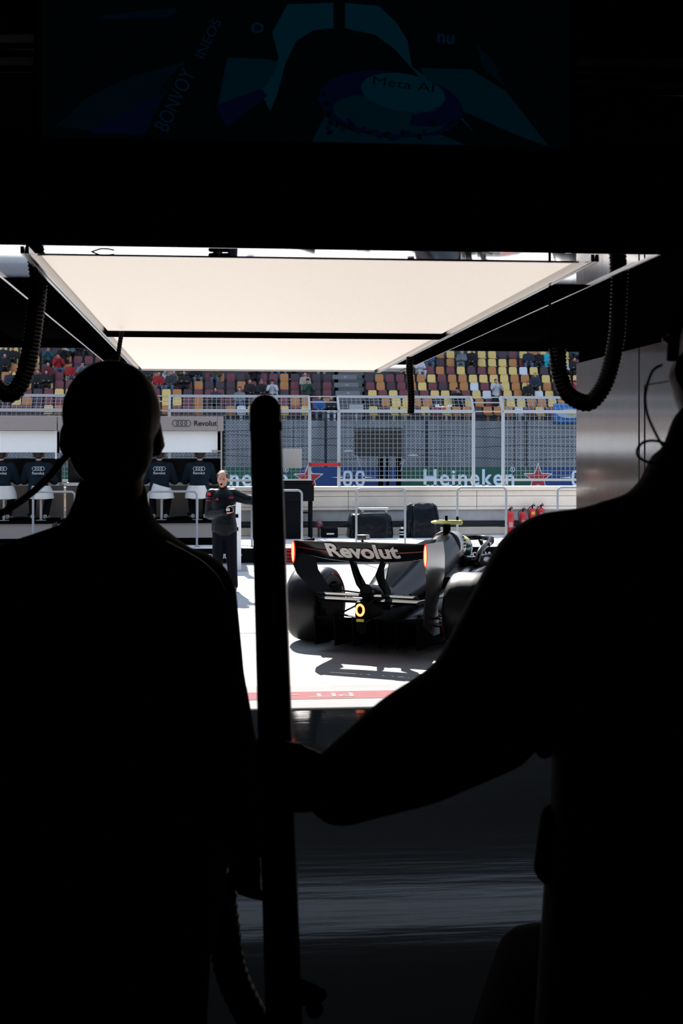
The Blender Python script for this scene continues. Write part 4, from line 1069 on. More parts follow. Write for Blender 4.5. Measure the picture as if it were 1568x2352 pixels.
# small drone-like aircraft in front of the seats
YQ = 40.0; c = P(1018, 937, YQ); dr = thing('toy_drone', c, 'small white and orange drone hovering before the seats behind the fence', 'drone')
bm = bmesh.new(); ell(bm, c, (.09,.1,.06)); obj('body', bm, mat('drone_orange', (.8,.12,.04), .4), dr, smooth=True)
bm = bmesh.new()
for g in ((-1,-1),(1,-1),(-1,1),(1,1)):
    bar(bm, c+Vector((0,0,.02)), c+Vector((g[0]*.2, g[1]*.18, .05)), .025); tube(bm, [c+Vector((g[0]*.2,g[1]*.18,.03)), c+Vector((g[0]*.2,g[1]*.18,.09))], .025, 8); bar(bm, c+Vector((g[0]*.2-.1,g[1]*.18,.095)), c+Vector((g[0]*.2+.1,g[1]*.18,.095)), .02, h=.006)
obj('rotor_arm', bm, WHITE, dr)
bm = bmesh.new()
for g in (-1,1): bar(bm, c+Vector((g*.06,0,-.04)), c+Vector((g*.1,0,-.13)), .012); bar(bm, c+Vector((g*.1,-.09,-.13)), c+Vector((g*.1,.09,-.13)), .012)
obj('landing_skid', bm, mat('drone_grey', (.2,.2,.2), .5), dr)
# ------------------------------------------------------------------ the car (local: x forward, y left, z up, origin under the rear axle)
CARD = 12.25
cp = P(899, 1045, CARD); PHI = math.radians(29.5)
car = thing('race_car', (cp.x, cp.y, 0), 'black and silver open wheel race car with glowing red rear lights and white wing lettering', 'race car', rz=math.pi/2-PHI)
def co(name, bm, m, parent=car, **k): return obj(name, bm, m, parent, local=True, **k)
CARB = mat('car_black_gloss', (.004,.005,.007), .22, spec=.2, clear=.06)
CARM = mat('car_carbon', (.0025,.003,.004), .55, spec=.03)
CARS = mat('car_titanium', (.22,.22,.225), .22, .9)
CARR = mat('car_red', (.75,.02,.02), .3)
LED = mat('led_red', (1.0,.015,.012), .4, emit=1.6)
LEDW = mat('led_core', (1.0,.13,.06), .4, emit=5.5)
TYRE = mat('tyre_rubber', (.005,.005,.006), .42, spec=.35, noise=.3, scale=14, bump=.1)
V = Vector
EX, EY, EZ = V((1,0,0)), V((0,1,0)), V((0,0,1))
def sect(x, yc, zc, hw, hh, e=2.4, n=28): return ring_e(V((x,yc,zc)), EY, hw, EZ, hh, n, e)
# monocoque + nose
bm = bmesh.new()
loft(bm, [sect(x,0,z,w,h,e) for x,w,z,h,e in ((1.15,.30,.33,.24,3),(1.6,.33,.36,.27,3.2),(2.0,.33,.385,.275,3.4),(2.5,.29,.39,.25,3.4),(3.0,.24,.40,.21,3.4),(3.5,.19,.38,.17,3),(4.0,.15,.33,.13,2.6),(4.4,.12,.27,.09,2.4),(4.62,.08,.22,.05,2.2))])
co('monocoque', bm, CARS, auto=50)
# cockpit rim / headrest
bm = bmesh.new()
rim = [V((2.12+.42*math.cos(a), .27*math.sin(a), .665+.035*math.cos(a)*-1)) for a in [2*math.pi*i/32 for i in range(32)]]
tube(bm, rim, .035, 10, closed=True); co('cockpit_rim', bm, CARS, smooth=True)
bm = bmesh.new(); box(bm, 1.62, 1.72, -.18, .18, .6, .74, bev=.04); box(bm, 1.8, 2.3, .2, .28, .62, .72, bev=.03); box(bm, 1.8, 2.3, -.28, -.2, .62, .72, bev=.03); co('headrest', bm, CARM, auto=50)
bm = bmesh.new(); loft(bm, [sect(x,0,.645,w,.012,2.5) for x,w in ((1.72,.18),(1.95,.23),(2.3,.23),(2.5,.16))]); co('cockpit_opening', bm, BLK)
# engine cover with roll hoop intake
bm = bmesh.new()
loft(bm, [sect(x,0,(a+b)/2,w,(b-a)/2,e) for x,w,a,b,e in ((1.66,.14,.62,.955,2.4),(1.62,.155,.56,.985,2.4),(1.55,.165,.45,.995,2.3),(1.35,.17,.4,.965,2.2),(1.05,.175,.36,.875,2.1),(.7,.165,.33,.76,2),(.35,.14,.31,.655,2),(.0,.11,.3,.56,2),(-.25,.09,.3,.5,2))])
co('engine_cover', bm, CARB, auto=60)
bm = bmesh.new()
loft(bm, [sect(x,0,.835,w,h,2.3) for x,w,h in ((1.80,.10,.10),(1.80,.135,.135),(1.75,.150,.152),(1.68,.158,.158),(1.55,.17,.165),(1.53,.165,.16))])
ic = co('roll_hoop_cowl', bm, mat('cowl_silver', (.42,.41,.4), .3, .6), auto=50)
bm = bmesh.new(); loft(bm, [sect(1.804,0,.835,.09,.09,2.2), sect(1.74,0,.835,.08,.08,2.2)]); co('air_intake', bm, BLK, ic)
bm = bmesh.new()
for j, s in enumerate(('WORLD','CARBON','MATTER')):
    pass
for j in range(4):
    for i in range(7):
        a = -1.0+i*.14; z = .93-j*.035
        yy = -.155*math.sqrt(max(0.01, 1-((z-.835)/.165)**2))
        if (i+j) % 5 != 3: box(bm, 1.58+i*.024, 1.58+i*.024+.009, yy-.008, yy-.002, z-.007, z+.007)
co('small_print', bm, BLK, ic)
bm = bmesh.new(); prism(bm, [(1.25,.004,.93),(.9,.004,.94),(.45,.004,.9),(-.05,.004,.80),(-.2,.004,.52),(.4,.004,.6)], (0,-.008,0)); co('shark_fin', bm, CARB)
bm = bmesh.new(); loft(bm, [sect(x,0,.27,w,h,3) for x,w,h in ((.3,.14,.14),(-.2,.11,.13),(-.55,.07,.09),(-.72,.05,.07))]); co('gearbox', bm, CARM, auto=50)
# camera pod
bm = bmesh.new(); box(bm, 1.52, 1.60, -.03, .03, .98, 1.065, 1, bev=.01); loft(bm, [ring_e(V((1.56,y,1.09)), EX, .075*k, EZ, .02*k, 14, 2.2) for y,k in ((-.15,.8),(-.13,1),(.13,1),(.165,.5))]); box(bm, 1.5,1.62,-.15,.1,1.105,1.112,0)
ell(bm, V((1.56,-.15,1.09)), (.03,.025,.028), mi=0); box(bm, 1.53,1.56,-.01,.01,1.1,1.16,1); box(bm,1.6,1.62,-.11,-.09,1.1,1.15,1)
co('camera_pod', bm, [mat('pod_yellow', (.75,.72,.2), .35), BLK], auto=50)
# sidepods
for g in (1,-1):
    bm = bmesh.new()
    loft(bm, [sect(x, g*yc, (a+b)/2, w, (b-a)/2, e) for x,yc,w,a,b,e in ((2.05,.50,.20,.30,.60,4),(1.95,.50,.235,.2,.625,4),(1.6,.50,.25,.12,.62,3.6),(1.2,.46,.26,.09,.585,3.2),(.8,.39,.24,.08,.50,3),(.4,.30,.18,.08,.40,2.8),(.05,.22,.11,.09,.32,2.6),(-.15,.19,.07,.1,.27,2.4))])
    sp = co('sidepod', bm, CARB, auto=60)
    bm = bmesh.new(); loft(bm, [sect(2.056,g*.5,.46,.15,.10,4), sect(1.98,g*.5,.46,.14,.09,4)]); co('sidepod_inlet', bm, BLK, sp)
    bm = bmesh.new(); prism(bm, [V((2.04,g*.735,.56)), V((1.7,g*.765,.52)), V((1.9,g*.765,.30)), V((2.04,g*.735,.34))], (0,g*.006,0)); prism(bm, [V((1.98,g*.45,.632)),V((1.72,g*.45,.632)),V((1.8,g*.62,.622)),V((1.98,g*.62,.622))], (0,0,.004)); co('red_flash', bm, CARR, sp)
    bm = bmesh.new(); tube(bm, smooth_path([V((1.95,g*.40,.634)), V((1.5,g*.42,.628)), V((1.1,g*.40,.575)), V((.7,g*.34,.48)), V((.35,g*.27,.38))]), .01, 6); co('shoulder_line', bm, CARS, sp)
    # mirrors
    bm = bmesh.new(); box(bm, 2.35, 2.43, g*.42-.09, g*.42+.09, .62, .69, bev=.02); bar(bm, (2.4,g*.28,.6), (2.4,g*.38,.64), .02); co('wing_mirror', bm, CARR if g < 0 else CARB, auto=50)
# floor
bm = bmesh.new(); prism(bm, [V(p) for p in ((3.0,.2,.05),(2.9,.6,.05),(2.2,.8,.04),(1.0,.8,.045),(.5,.62,.05),(-.3,.5,.06),(-.3,-.5,.06),(.5,-.62,.05),(1.0,-.8,.045),(2.2,-.8,.04),(2.9,-.6,.05),(3.0,-.2,.05))], (0,0,.025)); co('floor', bm, CARM)
bm = bmesh.new()
pts = []
for x, z in ((.1,.06),(-.2,.1),(-.45,.2),(-.62,.31)): pts.append([V((x,y,z)) for y in (-.5,-.3,0,.3,.5)] + [V((x,y,z+.015)) for y in (.5,.3,0,-.3,-.5)])
loft(bm, pts)
for y in (-.5,-.3,-.12,.12,.3,.5): prism(bm, [V((.1,y,.05)),V((-.62,y,.06)),V((-.64,y,.33)),V((-.2,y,.14))], (0,.01,0))
co('diffuser', bm, CARM)
# exhaust and rear crash structure with the ring light
bm = bmesh.new(); tube(bm, [V((-.1,0,.50)), V((-.5,0,.56)), V((-.62,0,.575))], [.07,.062,.06], 20, cap=False); tube(bm, [V((-.62,0,.575)), V((-.5,0,.56)), V((-.1,0,.5))], [.054,.054,.05], 20); co('exhaust', bm, mat('exhaust_dark', (.02,.018,.017), .35, .6), auto=60)
bm = bmesh.new(); loft(bm, [sect(x,0,.41,w,h,4) for x,w,h in ((-.4,.08,.1),(-.65,.07,.09),(-.73,.06,.085),(-.75,.05,.075))]); rl = co('rear_crash_structure', bm, CARM, auto=50)
bm = bmesh.new(); tube(bm, [V((-.757,.036*math.cos(a),.415+.047*math.sin(a))) for a in [2*math.pi*i/32 for i in range(32)]], .011, 8, closed=True); co('rear_light', bm, mat('ring_light_red', (1.0,.16,.05), .4, emit=4.5), rl, smooth=True)
bm = bmesh.new(); box(bm, -.756,-.75,-.036,.036,.31,.334); co('yellow_tag', bm, mat('tag_green_yellow', (.5,.6,.03), .5), rl)
def merge_led(o, bm):
    me = o.data; b2 = bmesh.new(); b2.from_mesh(me); merge(b2, bm, 1); b2.to_mesh(me); b2.free(); me.materials.append(LEDW)
# rear wing
WH = .64; XW = -.80
def wing_pt(u, v, off=0.0, th=0.0):
    """u -1..1 across (+ = left), v 0 bottom .. 1 top; off = out of the rear face"""
    zb = .835+.05*u*u+ .02*abs(u)**6; z = zb+(1.02-zb)*v
    x = XW + .02 + (1-v)**1.3*.16
    return V((x-off+th, u*WH, z))
def panel(v0, v1, th):
    bm = bmesh.new(); rows = []
    for j in range(7):
        v = v0+(v1-v0)*j/6; rows.append([wing_pt(-1+2*i/24, v) for i in range(25)] + [wing_pt(-1+2*i/24, v, 0, th*math.sin(math.pi*(j+.6)/7.2)+.003) for i in range(24,-1,-1)])
    loft(bm, rows); return bm
rw = co('rear_wing', panel(.5, 1.0, .03), CARB, auto=50)
mp = co('main_plane', panel(0.0, .455, .05), CARB, rw, auto=50)
bm = bmesh.new(); tube(bm, [wing_pt(-1+2*i/24, 1.0, 0, .004) for i in range(25)], .005, 6); tube(bm, [wing_pt(-.97+1.94*i/24, 0.0, 0, .02)-V((0,0,.004)) for i in range(25)], .006, 6); co('edge_strip', bm, CARS, rw, smooth=True)
bm = bmesh.new(); tube(bm, [wing_pt(-1+2*i/24, .48, .004) for i in range(25)], .0025, 5); co('gap_line', bm, CARR, rw)
bm = bmesh.new()
tw = 1.12  # text spans u = .56 .. -.56
text_on(bm, 'Revolut', lambda x, y: wing_pt(.53-x/WH, .17+y*.75, .006), (-.003,0,0), w=.70, h=1.0, bold=.035, sub=3)
co('wing_lettering', bm, mat('print_pale', (.68,.66,.64), .45), rw)
for g in (1,-1):
    bm = bmesh.new(); rows = []
    for z, y, xr, xf in ((1.02,WH,XW-.0,-.36),(.9,WH+.004,XW-.0,-.33),(.80,WH,XW+.01,-.32),(.72,WH-.01,XW+.06,-.30),(.62,WH-.05,XW+.16,-.25),(.52,WH-.10,XW+.27,-.18),(.42,WH-.14,XW+.34,-.12),(.30,WH-.16,XW+.38,-.05),(.14,WH-.16,XW+.42,0)):
        rows.append([V((xr,g*(y-.006),z)),V((xr,g*(y+.006),z)),V(((xr+xf)/2,g*(y+.014),z)),V((xf,g*(y+.006),z)),V((xf,g*(y-.006),z)),V(((xr+xf)/2,g*(y-.004),z))])
    loft(bm, rows); ep = co('endplate', bm, CARS if g < 0 else CARM, rw, auto=50)
    bm = bmesh.new(); ell(bm, V((XW-.006,g*WH-.002,.922)), (.009,.021,.102)); led = co('light_strip', bm, LED, rw); bm = bmesh.new(); ell(bm, V((XW-.012,g*WH-.002,.922)), (.008,.0125,.09)); co('light_core', bm, LEDW, led) if False else merge_led(led, bm)
    # swan neck pylon
    bm = bmesh.new(); yy = g*.11
    pr = [(-.62,.86),(-.64,.72),(-.56,.62),(-.45,.55),(-.40,.42),(-.30,.42),(-.33,.56),(-.42,.64),(-.52,.72),(-.53,.86)]
    prism(bm, [V((x,yy-.012 + (.05*g if z > .8 else 0),z)) for x,z in pr], (0,.024,0)); co('wing_pylon', bm, CARM, rw)
bm = bmesh.new(); loft(bm, [ring_e(V((-.50,y,.47)), EX, .12, EZ, .02, 14, 2) for y in (-.48,-.2,.2,.48)]); loft(bm, [ring_e(V((-.62,y,.53)), EX, .07, EZ, .014, 14, 2) for y in (-.48,-.2,.2,.48)]); co('beam_wing', bm, CARM, rw, auto=50)
bm = bmesh.new(); box(bm, XW+.06, XW+.16, -.05, .04, 1.04, 1.085, bev=.012); tube(bm, [V((XW+.1,0,1.0)), V((XW+.1,0,1.05))], .012, 8); co('actuator_pod', bm, mat('pod_grey', (.22,.23,.24), .3, .5), rw, auto=50)
# wheels
def wheel(x, y, R, w, nm):
    g = 1 if y > 0 else -1; c = V((x,y,R)); bm = bmesh.new()
    prof = [(-.5,.62),(-.5,.72),(-.48,.86),(-.42,.955),(-.33,.99),(-.15,1.0),(.15,1.0),(.33,.99),(.42,.955),(.48,.86),(.5,.72),(.5,.62)]
    n = 56; rings = [[c+V((R*rr*math.cos(a), w*t, R*rr*math.sin(a))) for t, rr in prof] for a in [2*math.pi*i/n for i in range(n)]]
    loft(bm, rings, False, closed=True); t = co(nm, bm, TYRE, auto=50)
    bm = bmesh.new(); 
    for s_ in (1,-1):
        yy = y+s_*w*.47
        loft(bm, [[V((x+R*rr*math.cos(a), yy+s_*d, R+R*rr*math.sin(a))) for a in [2*math.pi*i/36 for i in range(36)]] for rr, d in ((.63,0),(.6,.004),(.5,-.02),(.2,-.03),(.12,.01),(.05,.015))])
    co('wheel_rim', bm, CARM, t, auto=40)
    bm = bmesh.new()
    for s_ in (1,-1):
        yy = y+s_*(w*.5-.004)
        for a0 in (.3, 3.44):
            loft(bm, [[V((x+R*rr*math.cos(a), yy+s_*d, R+R*rr*math.sin(a))) for rr, d in ((.80,0),(.84,-.001),(.84,.004),(.80,.005))] for a in [a0+i*.1 for i in range(15)]])
    co('tyre_marking', bm, CARR, t)
for x, R, w in ((0,.36,.39),(3.45,.36,.30)):
    for g in (1,-1): wheel(x, g*(.80 if x == 0 else .83), R, w, 'tyre')
# suspension
for x0 in (0, 3.45):
    for g in (1,-1):
        yo = g*(.60 if x0 == 0 else .68)
        bm = bmesh.new()
        for (a, b) in (((x0+.35,g*.16,.42),(x0+.03,yo,.50)),((x0-.25,g*.12,.40),(x0-.03,yo,.50)),((x0+.4,g*.2,.2),(x0+.03,yo,.22)),((x0-.25,g*.14,.2),(x0-.03,yo,.22)),((x0+.1,g*.15,.48),(x0,yo,.24)),((x0-.3,g*.1,.27),(x0-.12,yo,.3))):
            a, b = V(a), V(b); n = (b-a).normalized(); e = EX; loft(bm, [ring_e(p, e, .028, n.cross(e).normalized(), .008, 10, 2) for p in (a, b)])
        box(bm, x0-.13, x0+.13, yo-.03*g if g>0 else yo, yo if g>0 else yo+.03, .18, .56, 0, bev=.01)
        co('suspension_arm', bm, CARM, auto=50)
# front wing
bm = bmesh.new()
for j in range(4): loft(bm, [ring_e(V((4.75-.17*j+.18*abs(y/.9)**2*-1,y,.09+.05*j+.03*abs(y))), (EX*.96+EZ*-.25).normalized(), .095, (EZ*.96+EX*.25).normalized(), .012, 12, 2) for y in (-.9,-.6,-.3,-.12,.12,.3,.6,.9)])
for g in (1,-1): prism(bm, [V(p) for p in ((4.9,g*.92,.06),(4.1,g*.92,.06),(4.05,g*.9,.32),(4.4,g*.9,.30))], (0,g*.012,0))
co('front_wing', bm, CARM, auto=50)
# halo
bm = bmesh.new()
hp = smooth_path([V((1.72,.27,.66)), V((1.85,.275,.78)), V((2.1,.27,.835)), V((2.4,.22,.86)), V((2.62,.1,.865)), V((2.67,0,.865)), V((2.62,-.1,.865)), V((2.4,-.22,.86)), V((2.1,-.27,.835)), V((1.85,-.275,.78)), V((1.72,-.27,.66))], 6)
tube(bm, hp, .03, 12); tube(bm, [V((2.66,0,.865)), V((2.78,0,.76)), V((2.86,0,.6))], [.026,.02,.02], 10)
ha = co('halo', bm, CARB, smooth=True)
bm = bmesh.new()
loft(bm, [[p*1.0 + V((0, (.036 if p.y > 0 else -.036), zz)) + V((0,0,0)) for p in hp[12:24]] + [p + V((0,(.03 if p.y > 0 else -.03), zz)) for p in reversed(hp[12:24])] for zz in (-.02,.022)])
loft(bm, [[p + V((0,-.036,zz)) for p in hp[36:50]] + [p + V((0,-.03,zz)) for p in reversed(hp[36:50])] for zz in (-.022,.024)])
co('halo_fairing', bm, CARM, ha)
bm = bmesh.new(); text_on(bm, 'Revolut', lambda x, y: V((2.05+x, -.312+.0+.16*max(0,x)-.003, .825+y+x*.08)), (0,-.003,0), w=.2, h=.03, bold=.02); co('halo_lettering', bm, mat('white_lettering', (.8,.8,.8), .5), ha)

# driver
def CW_(x, y, z): 
    m = chainmat(car); return m @ V((x,y,z))
fwd = (CW_(1,0,0)-CW_(0,0,0)); lf = (CW_(0,1,0)-CW_(0,0,0))
J = dict(pelvis=CW_(2.25,0,.18), neck=CW_(1.97,0,.62), head=CW_(2.02,0,.79), face=fwd)
for a, g in (('L',1),('R',-1)):
    J['sh'+a] = CW_(1.98,g*.15,.52); J['el'+a] = CW_(2.2,g*.2,.36); J['wr'+a] = CW_(2.42,g*.1,.46); J['hip'+a] = CW_(2.3,g*.09,.2); J['kn'+a] = CW_(2.75,g*.09,.38); J['an'+a] = CW_(3.1,g*.08,.25); J['toe'+a] = CW_(3.2,g*.08,.3)
drv = build_person(J, 'person', 'person driving the race car in a white, green and yellow helmet', .86, vox=.014, top=BLACKCLOTH, hairstyle='none', puff=.004, collar=False, base=CW_(2.1,0,.1))
HEL = bpy.data.materials.new('helmet_paint'); HEL.use_nodes = True; nt = HEL.node_tree; b = nt.nodes['Principled BSDF']; b.inputs['Roughness'].default_value = .15; b.inputs['Coat Weight'].default_value = .6
tc = nt.nodes.new('ShaderNodeTexCoord'); sp_ = nt.nodes.new('ShaderNodeSeparateXYZ'); nt.links.new(tc.outputs['Generated'], sp_.inputs[0])
nz = nt.nodes.new('ShaderNodeTexNoise'); nz.inputs['Scale'].default_value = 3; nt.links.new(tc.outputs['Generated'], nz.inputs['Vector'])
ad1 = nt.nodes.new('ShaderNodeMath'); ad1.operation = 'MULTIPLY_ADD'; ad1.inputs[1].default_value = .35; nt.links.new(nz.outputs['Fac'], ad1.inputs[0]); nt.links.new(sp_.outputs['Z'], ad1.inputs[2])
rp = nt.nodes.new('ShaderNodeValToRGB'); rp.color_ramp.interpolation = 'CONSTANT'; els = rp.color_ramp.elements
els[0].position = 0; els[0].color = (.5,.2,.03,1); els[1].position = .36; els[1].color = (.01,.12,.05,1)
for p_, c_ in ((.62,(.02,.09,.3,1)),(.72,(.02,.16,.06,1)),(.84,(.75,.78,.6,1)),(1.0,(.8,.78,.25,1))): e = els.new(p_); e.color = c_
nt.links.new(ad1.outputs[0], rp.inputs['Fac']); nt.links.new(rp.outputs['Color'], b.inputs['Base Color'])
bm = bmesh.new(); r_, f_, u_ = headaxes(fwd); R_ = Matrix((r_, f_, u_)).transposed()
ell(bm, J['head']+u_*.01, (.125,.145,.13), R_); ell(bm, J['head']-u_*.05+f_*.035, (.1,.115,.085), R_)
hm = obj('helmet', remesh(bm, .008, 3), HEL, drv)
bm = bmesh.new(); ell(bm, J['head']+u_*.01+f_*.035, (.118,.118,.05), R_); obj('visor', bm, mat('visor_dark', (.01,.012,.014), .08), hm, smooth=True)

# ------------------------------------------------------------------ the marshal-like crew member in the pit lane
YM = 17.3; g_ = YM/F
def M(px, py, dy=0): return P(px, py, YM+dy)
J = dict(face=V((-.12,-1,-.06)), head=M(511,1101,-.02), neck=M(512,1127), pelvis=M(515,1215,.02),
    shR=M(487,1137,.02), shL=M(537,1136,.02), elR=M(482,1181,.03), elL=M(566,1147,-.05), wrR=M(518,1177,-.24), wrL=M(601,1152,-.10),
    hipR=M(503,1218), hipL=M(528,1218), knR=M(500,1280,-.03), knL=M(532,1285,-.03), anR=M(499,1342,.05), anL=M(536,1342,0), toeR=M(500,1352,-.12), toeL=M(536,1354,-.14))
J['anR'].z = J['anL'].z = .078; J['toeR'].z = J['toeL'].z = .035
JK = mat('crew_jacket', (.003,.005,.008), .42, noise=.2, scale=25, bump=.5, spec=.13)
mr = build_person(J, 'person', 'person standing in the pit lane facing us, balding, dark crew jacket, arm held out', .93, vox=.009, top=JK, bot=mat('crew_trousers', (.003,.004,.008), .85, bump=.2, scale=12, spec=.1), hair=HAIRB, hairstyle='bald', puff=.026, belly=.03, shoes=mat('crew_shoe', (.012,.014,.018), .5),
    handinfo={'R': (V((.9,-.1,.35)), V((0,1,0)), V((0,0,1)), .9), 'L': (V((1,0,-.05)), V((0,-.3,-1)), V((0,-1,0)), .5)}, legr=(.1,.078,.07,.066))
hd = J['head']; r_, f_, u_ = headaxes(J['face'])
bm = bmesh.new()
for s_ in (-1,1): ell(bm, hd+r_*.029*s_*.93+f_*.0795+u_*.008, (.011,.006,.0055), Matrix((r_,f_,u_)).transposed())
obj('eye', bm, mat('eye_dark', (.03,.02,.015), .3), mr, smooth=True)
bm = bmesh.new(); ell(bm, hd+f_*.08-u_*.054, (.022,.008,.004), Matrix((r_,f_,u_)).transposed()); obj('mouth', bm, mat('lip', (.3,.1,.08), .5), mr, smooth=True)
bm = bmesh.new(); tube(bm, smooth_path([hd+r_*.074-u_*.005, hd+r_*.07+f_*.03-u_*.045, hd+r_*.04+f_*.085-u_*.062, hd+r_*.008+f_*.1-u_*.06]), .0035, 6); ell(bm, hd+r_*.006+f_*.1-u_*.06, (.012,.01,.012)); ell(bm, hd+r_*.076, (.012,.014,.018)); obj('headset', bm, BLK, mr, smooth=True)
bm = bmesh.new(); c = M(524,1170,-.30); box(bm, c.x-.05, c.x+.06, c.y-.02, c.y+.02, c.z-.035, c.z+.02, bev=.012); bar(bm, c+V((-.02,-.02,.03)), c+V((.11,-.02,.06)), .01, 1); box(bm, c.x-.03, c.x+.02, c.y-.024, c.y-.02, c.z-.02, c.z+.015, 1)
tag(obj('handheld_device', bm, [BLK, mat('device_glint', (.6,.6,.6), .3)]), 'small black handheld device with a pale antenna, held at the chest of the balding person', 'radio')
bm = bmesh.new(); dy = -.175
yj = YM-.185
c = P(499,1146,yj); prism(bm, [c+V((-.028,0,-.016)), c+V((.02,0,-.016)), c+V((.002,0,.016))], (0,.03,0)); rings4(bm, P(531,1143,yj-.02), V((1,0,0)), V((0,0,1)), .011, .0155, .002)
obj('chest_badge', bm, mat('badge_dark_red', (.35,.01,.02), .5), mr)
bm = bmesh.new()
for py, h in ((1135,.034),(1143,.009),(1149,.011)):
    c = P(479.5,py,YM-.05); box(bm, c.x-.034+(.012 if h > .02 else 0), c.x+.025-(.0 if h > .02 else .002), c.y-.05, c.y-.03, c.z-h/2, c.z+h/2, 0 if h > .02 else 1, bev=.003)
obj('sleeve_badge', bm, [RED, mat('badge_dark_red', (.35,.01,.02), .5)], mr)

# ------------------------------------------------------------------ foreground: pole
YP = 1.75
def W(px, py, Y=YP): return P(px, py, Y)
pole = thing('padded_pole', (W(655,2352).x, YP, 0), 'tall round topped black pole gripped by the hand coming from the other man', 'pole')
pt, pb = W(609,942), W(652,2352); dirp = (pt-pb).normalized(); gnd = pb + dirp*(-(pb.z)/dirp.z)
bm = bmesh.new(); n = []
r0, r1 = 36.5*YP/F, 43*YP/F
pts, rad = [], []
for i in range(13): t = i/12; pts.append(gnd.lerp(pt, t)); rad.append(r1+(r0-r1)*max(0, (t-.52)/.48) if t > .52 else r1)
for a in (15,30,45,60,72,82): a = math.radians(a); pts.append(pt+dirp*r0*math.sin(a)); rad.append(r0*math.cos(a))
tube(bm, pts, rad, 36); obj('shaft', bm, mat('pole_black', (.005,.005,.006), .16, spec=.35), pole, smooth=True)
bm = bmesh.new()
for t in (.985,): 
    c = gnd.lerp(pt, t); tube(bm, [c, c+dirp*.012], [r0*1.03]*2, 36)
c = gnd.lerp(pt, .46); 
obj('seam_ring', bm, BLK, pole, auto=50)
bm = bmesh.new(); c = W(690,2290); rcone(bm, c, W(735,2285,YP), .012, .009); rcone(bm, W(715,2285), W(722,2318), .008, .012); rcone(bm, c+V((-.01,0,.02)), W(722,2276), .008, .008); obj('lever', bm, BLK, pole, smooth=True)
bm = bmesh.new(); tube(bm, [gnd, gnd+V((0,0,.03))], [.11,.1], 30); obj('foot', bm, BLK, pole, auto=50)

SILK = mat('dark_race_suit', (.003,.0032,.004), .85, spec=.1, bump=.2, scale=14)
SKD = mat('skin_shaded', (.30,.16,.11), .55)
# ------------------------------------------------------------------ man with his back turned
YL = 2.2
def L(px, py, dy=0): return P(px, py, YL+dy)
J = dict(face=V((-.05,1,0)), head=L(257,1002,.02), neck=L(255,1200,.02), pelvis=L(345,2080,.05),
    shL=L(-5,1365,.04), shR=L(428,1378,.0), elL=L(10,1780,.02), elR=L(486,1715,.0), wrL=L(-10,2100,.15), wrR=L(562,1930,.14),
    hipL=L(200,2120,.05), hipR=L(370,2120,.05), knL=L(110,2800,.08), knR=L(350,2800,.08), anL=L(110,3380,.05), anR=L(345,3380,.05))
J['pelvis'] = L(275,2060,.05)
J['hipL'], J['hipR'] = L(112,2150,.05), L(362,2150,.05); J['knL'], J['knR'] = L(88,2800,.08), L(352,2800,.08)
J['anL'].z = J['anR'].z = .08; J['toeL'] = J['anL']+V((-.02,.15,-.05)); J['toeR'] = J['anR']+V((.03,.15,-.05))
J['prof'] = ((-.10,.85,.11,0),(.0,1.05,.125,0),(.12,1.07,.122,.1),(.3,1.03,.115,.35),(.5,1.05,.12,.65),(.7,1.10,.125,1),(.84,1.10,.115,1),(.91,.92,.095,1),(.965,.62,.078,1),(1.0,.40,.066,1),(1.04,.33,.055,1))
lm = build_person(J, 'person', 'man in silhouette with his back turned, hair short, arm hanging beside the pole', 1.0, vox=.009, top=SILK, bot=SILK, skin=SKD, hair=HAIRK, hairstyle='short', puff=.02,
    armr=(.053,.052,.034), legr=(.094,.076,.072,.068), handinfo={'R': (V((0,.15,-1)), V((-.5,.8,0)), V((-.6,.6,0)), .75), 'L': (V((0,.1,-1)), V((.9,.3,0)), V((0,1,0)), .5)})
hd = J['head']
bm = bmesh.new()
for g in (-1,1): rcone(bm, hd+V((g*.070,0,-.014)), hd+V((g*.074,0,-.014)), .022, .014)
tube(bm, [hd+V((.078*math.cos(a), .03, -.0+.105*math.sin(a)-.006)) for a in [math.pi*i/16 for i in range(17)]], .005, 8); obj('headset', bm, BLK, lm, smooth=True)
bm = bmesh.new(); pts = [L(178,1030,-.02), L(150,1050,-.04), L(110,1098,-.06), L(60,1142,-.05), L(15,1172,0), L(-40,1200,.05)]
tube(bm, smooth_path(pts), 8.2*YL/F, 10); tag(obj('headset_strap', bm, RUB, smooth=True), 'thick black headset cable running down from the turned man ear to the frame edge', 'cable')
bm = bmesh.new(); tube(bm, smooth_path([L(380,1246,-.066), L(430,1272,-.078), L(470,1298,-.078), L(500,1330,-.074), L(515,1362,-.066)]), .0035, 6); obj('shoulder_piping', bm, mat('piping_highlight_bronze', (.25,.15,.1), .5), lm)  # bronze piping also carries the painted brown highlight along the shoulder

# air duct hose from the hand to the floor
bm = ribbed([L(500,2010,.16), L(512,2120,.18), L(530,2230,.2), L(575,2330,.22), L(650,2440,.25), L(760,2560,.3), V((.2,2.65,.3)), V((.3,2.95,.08)), V((.35,3.5,.08))], 40*YL/F, pitch=.02, amp=.05)
tag(obj('duct_hose', bm, HOSE, smooth=True), 'wide black duct hose curving down behind the pole from the turned man hand', 'hose')

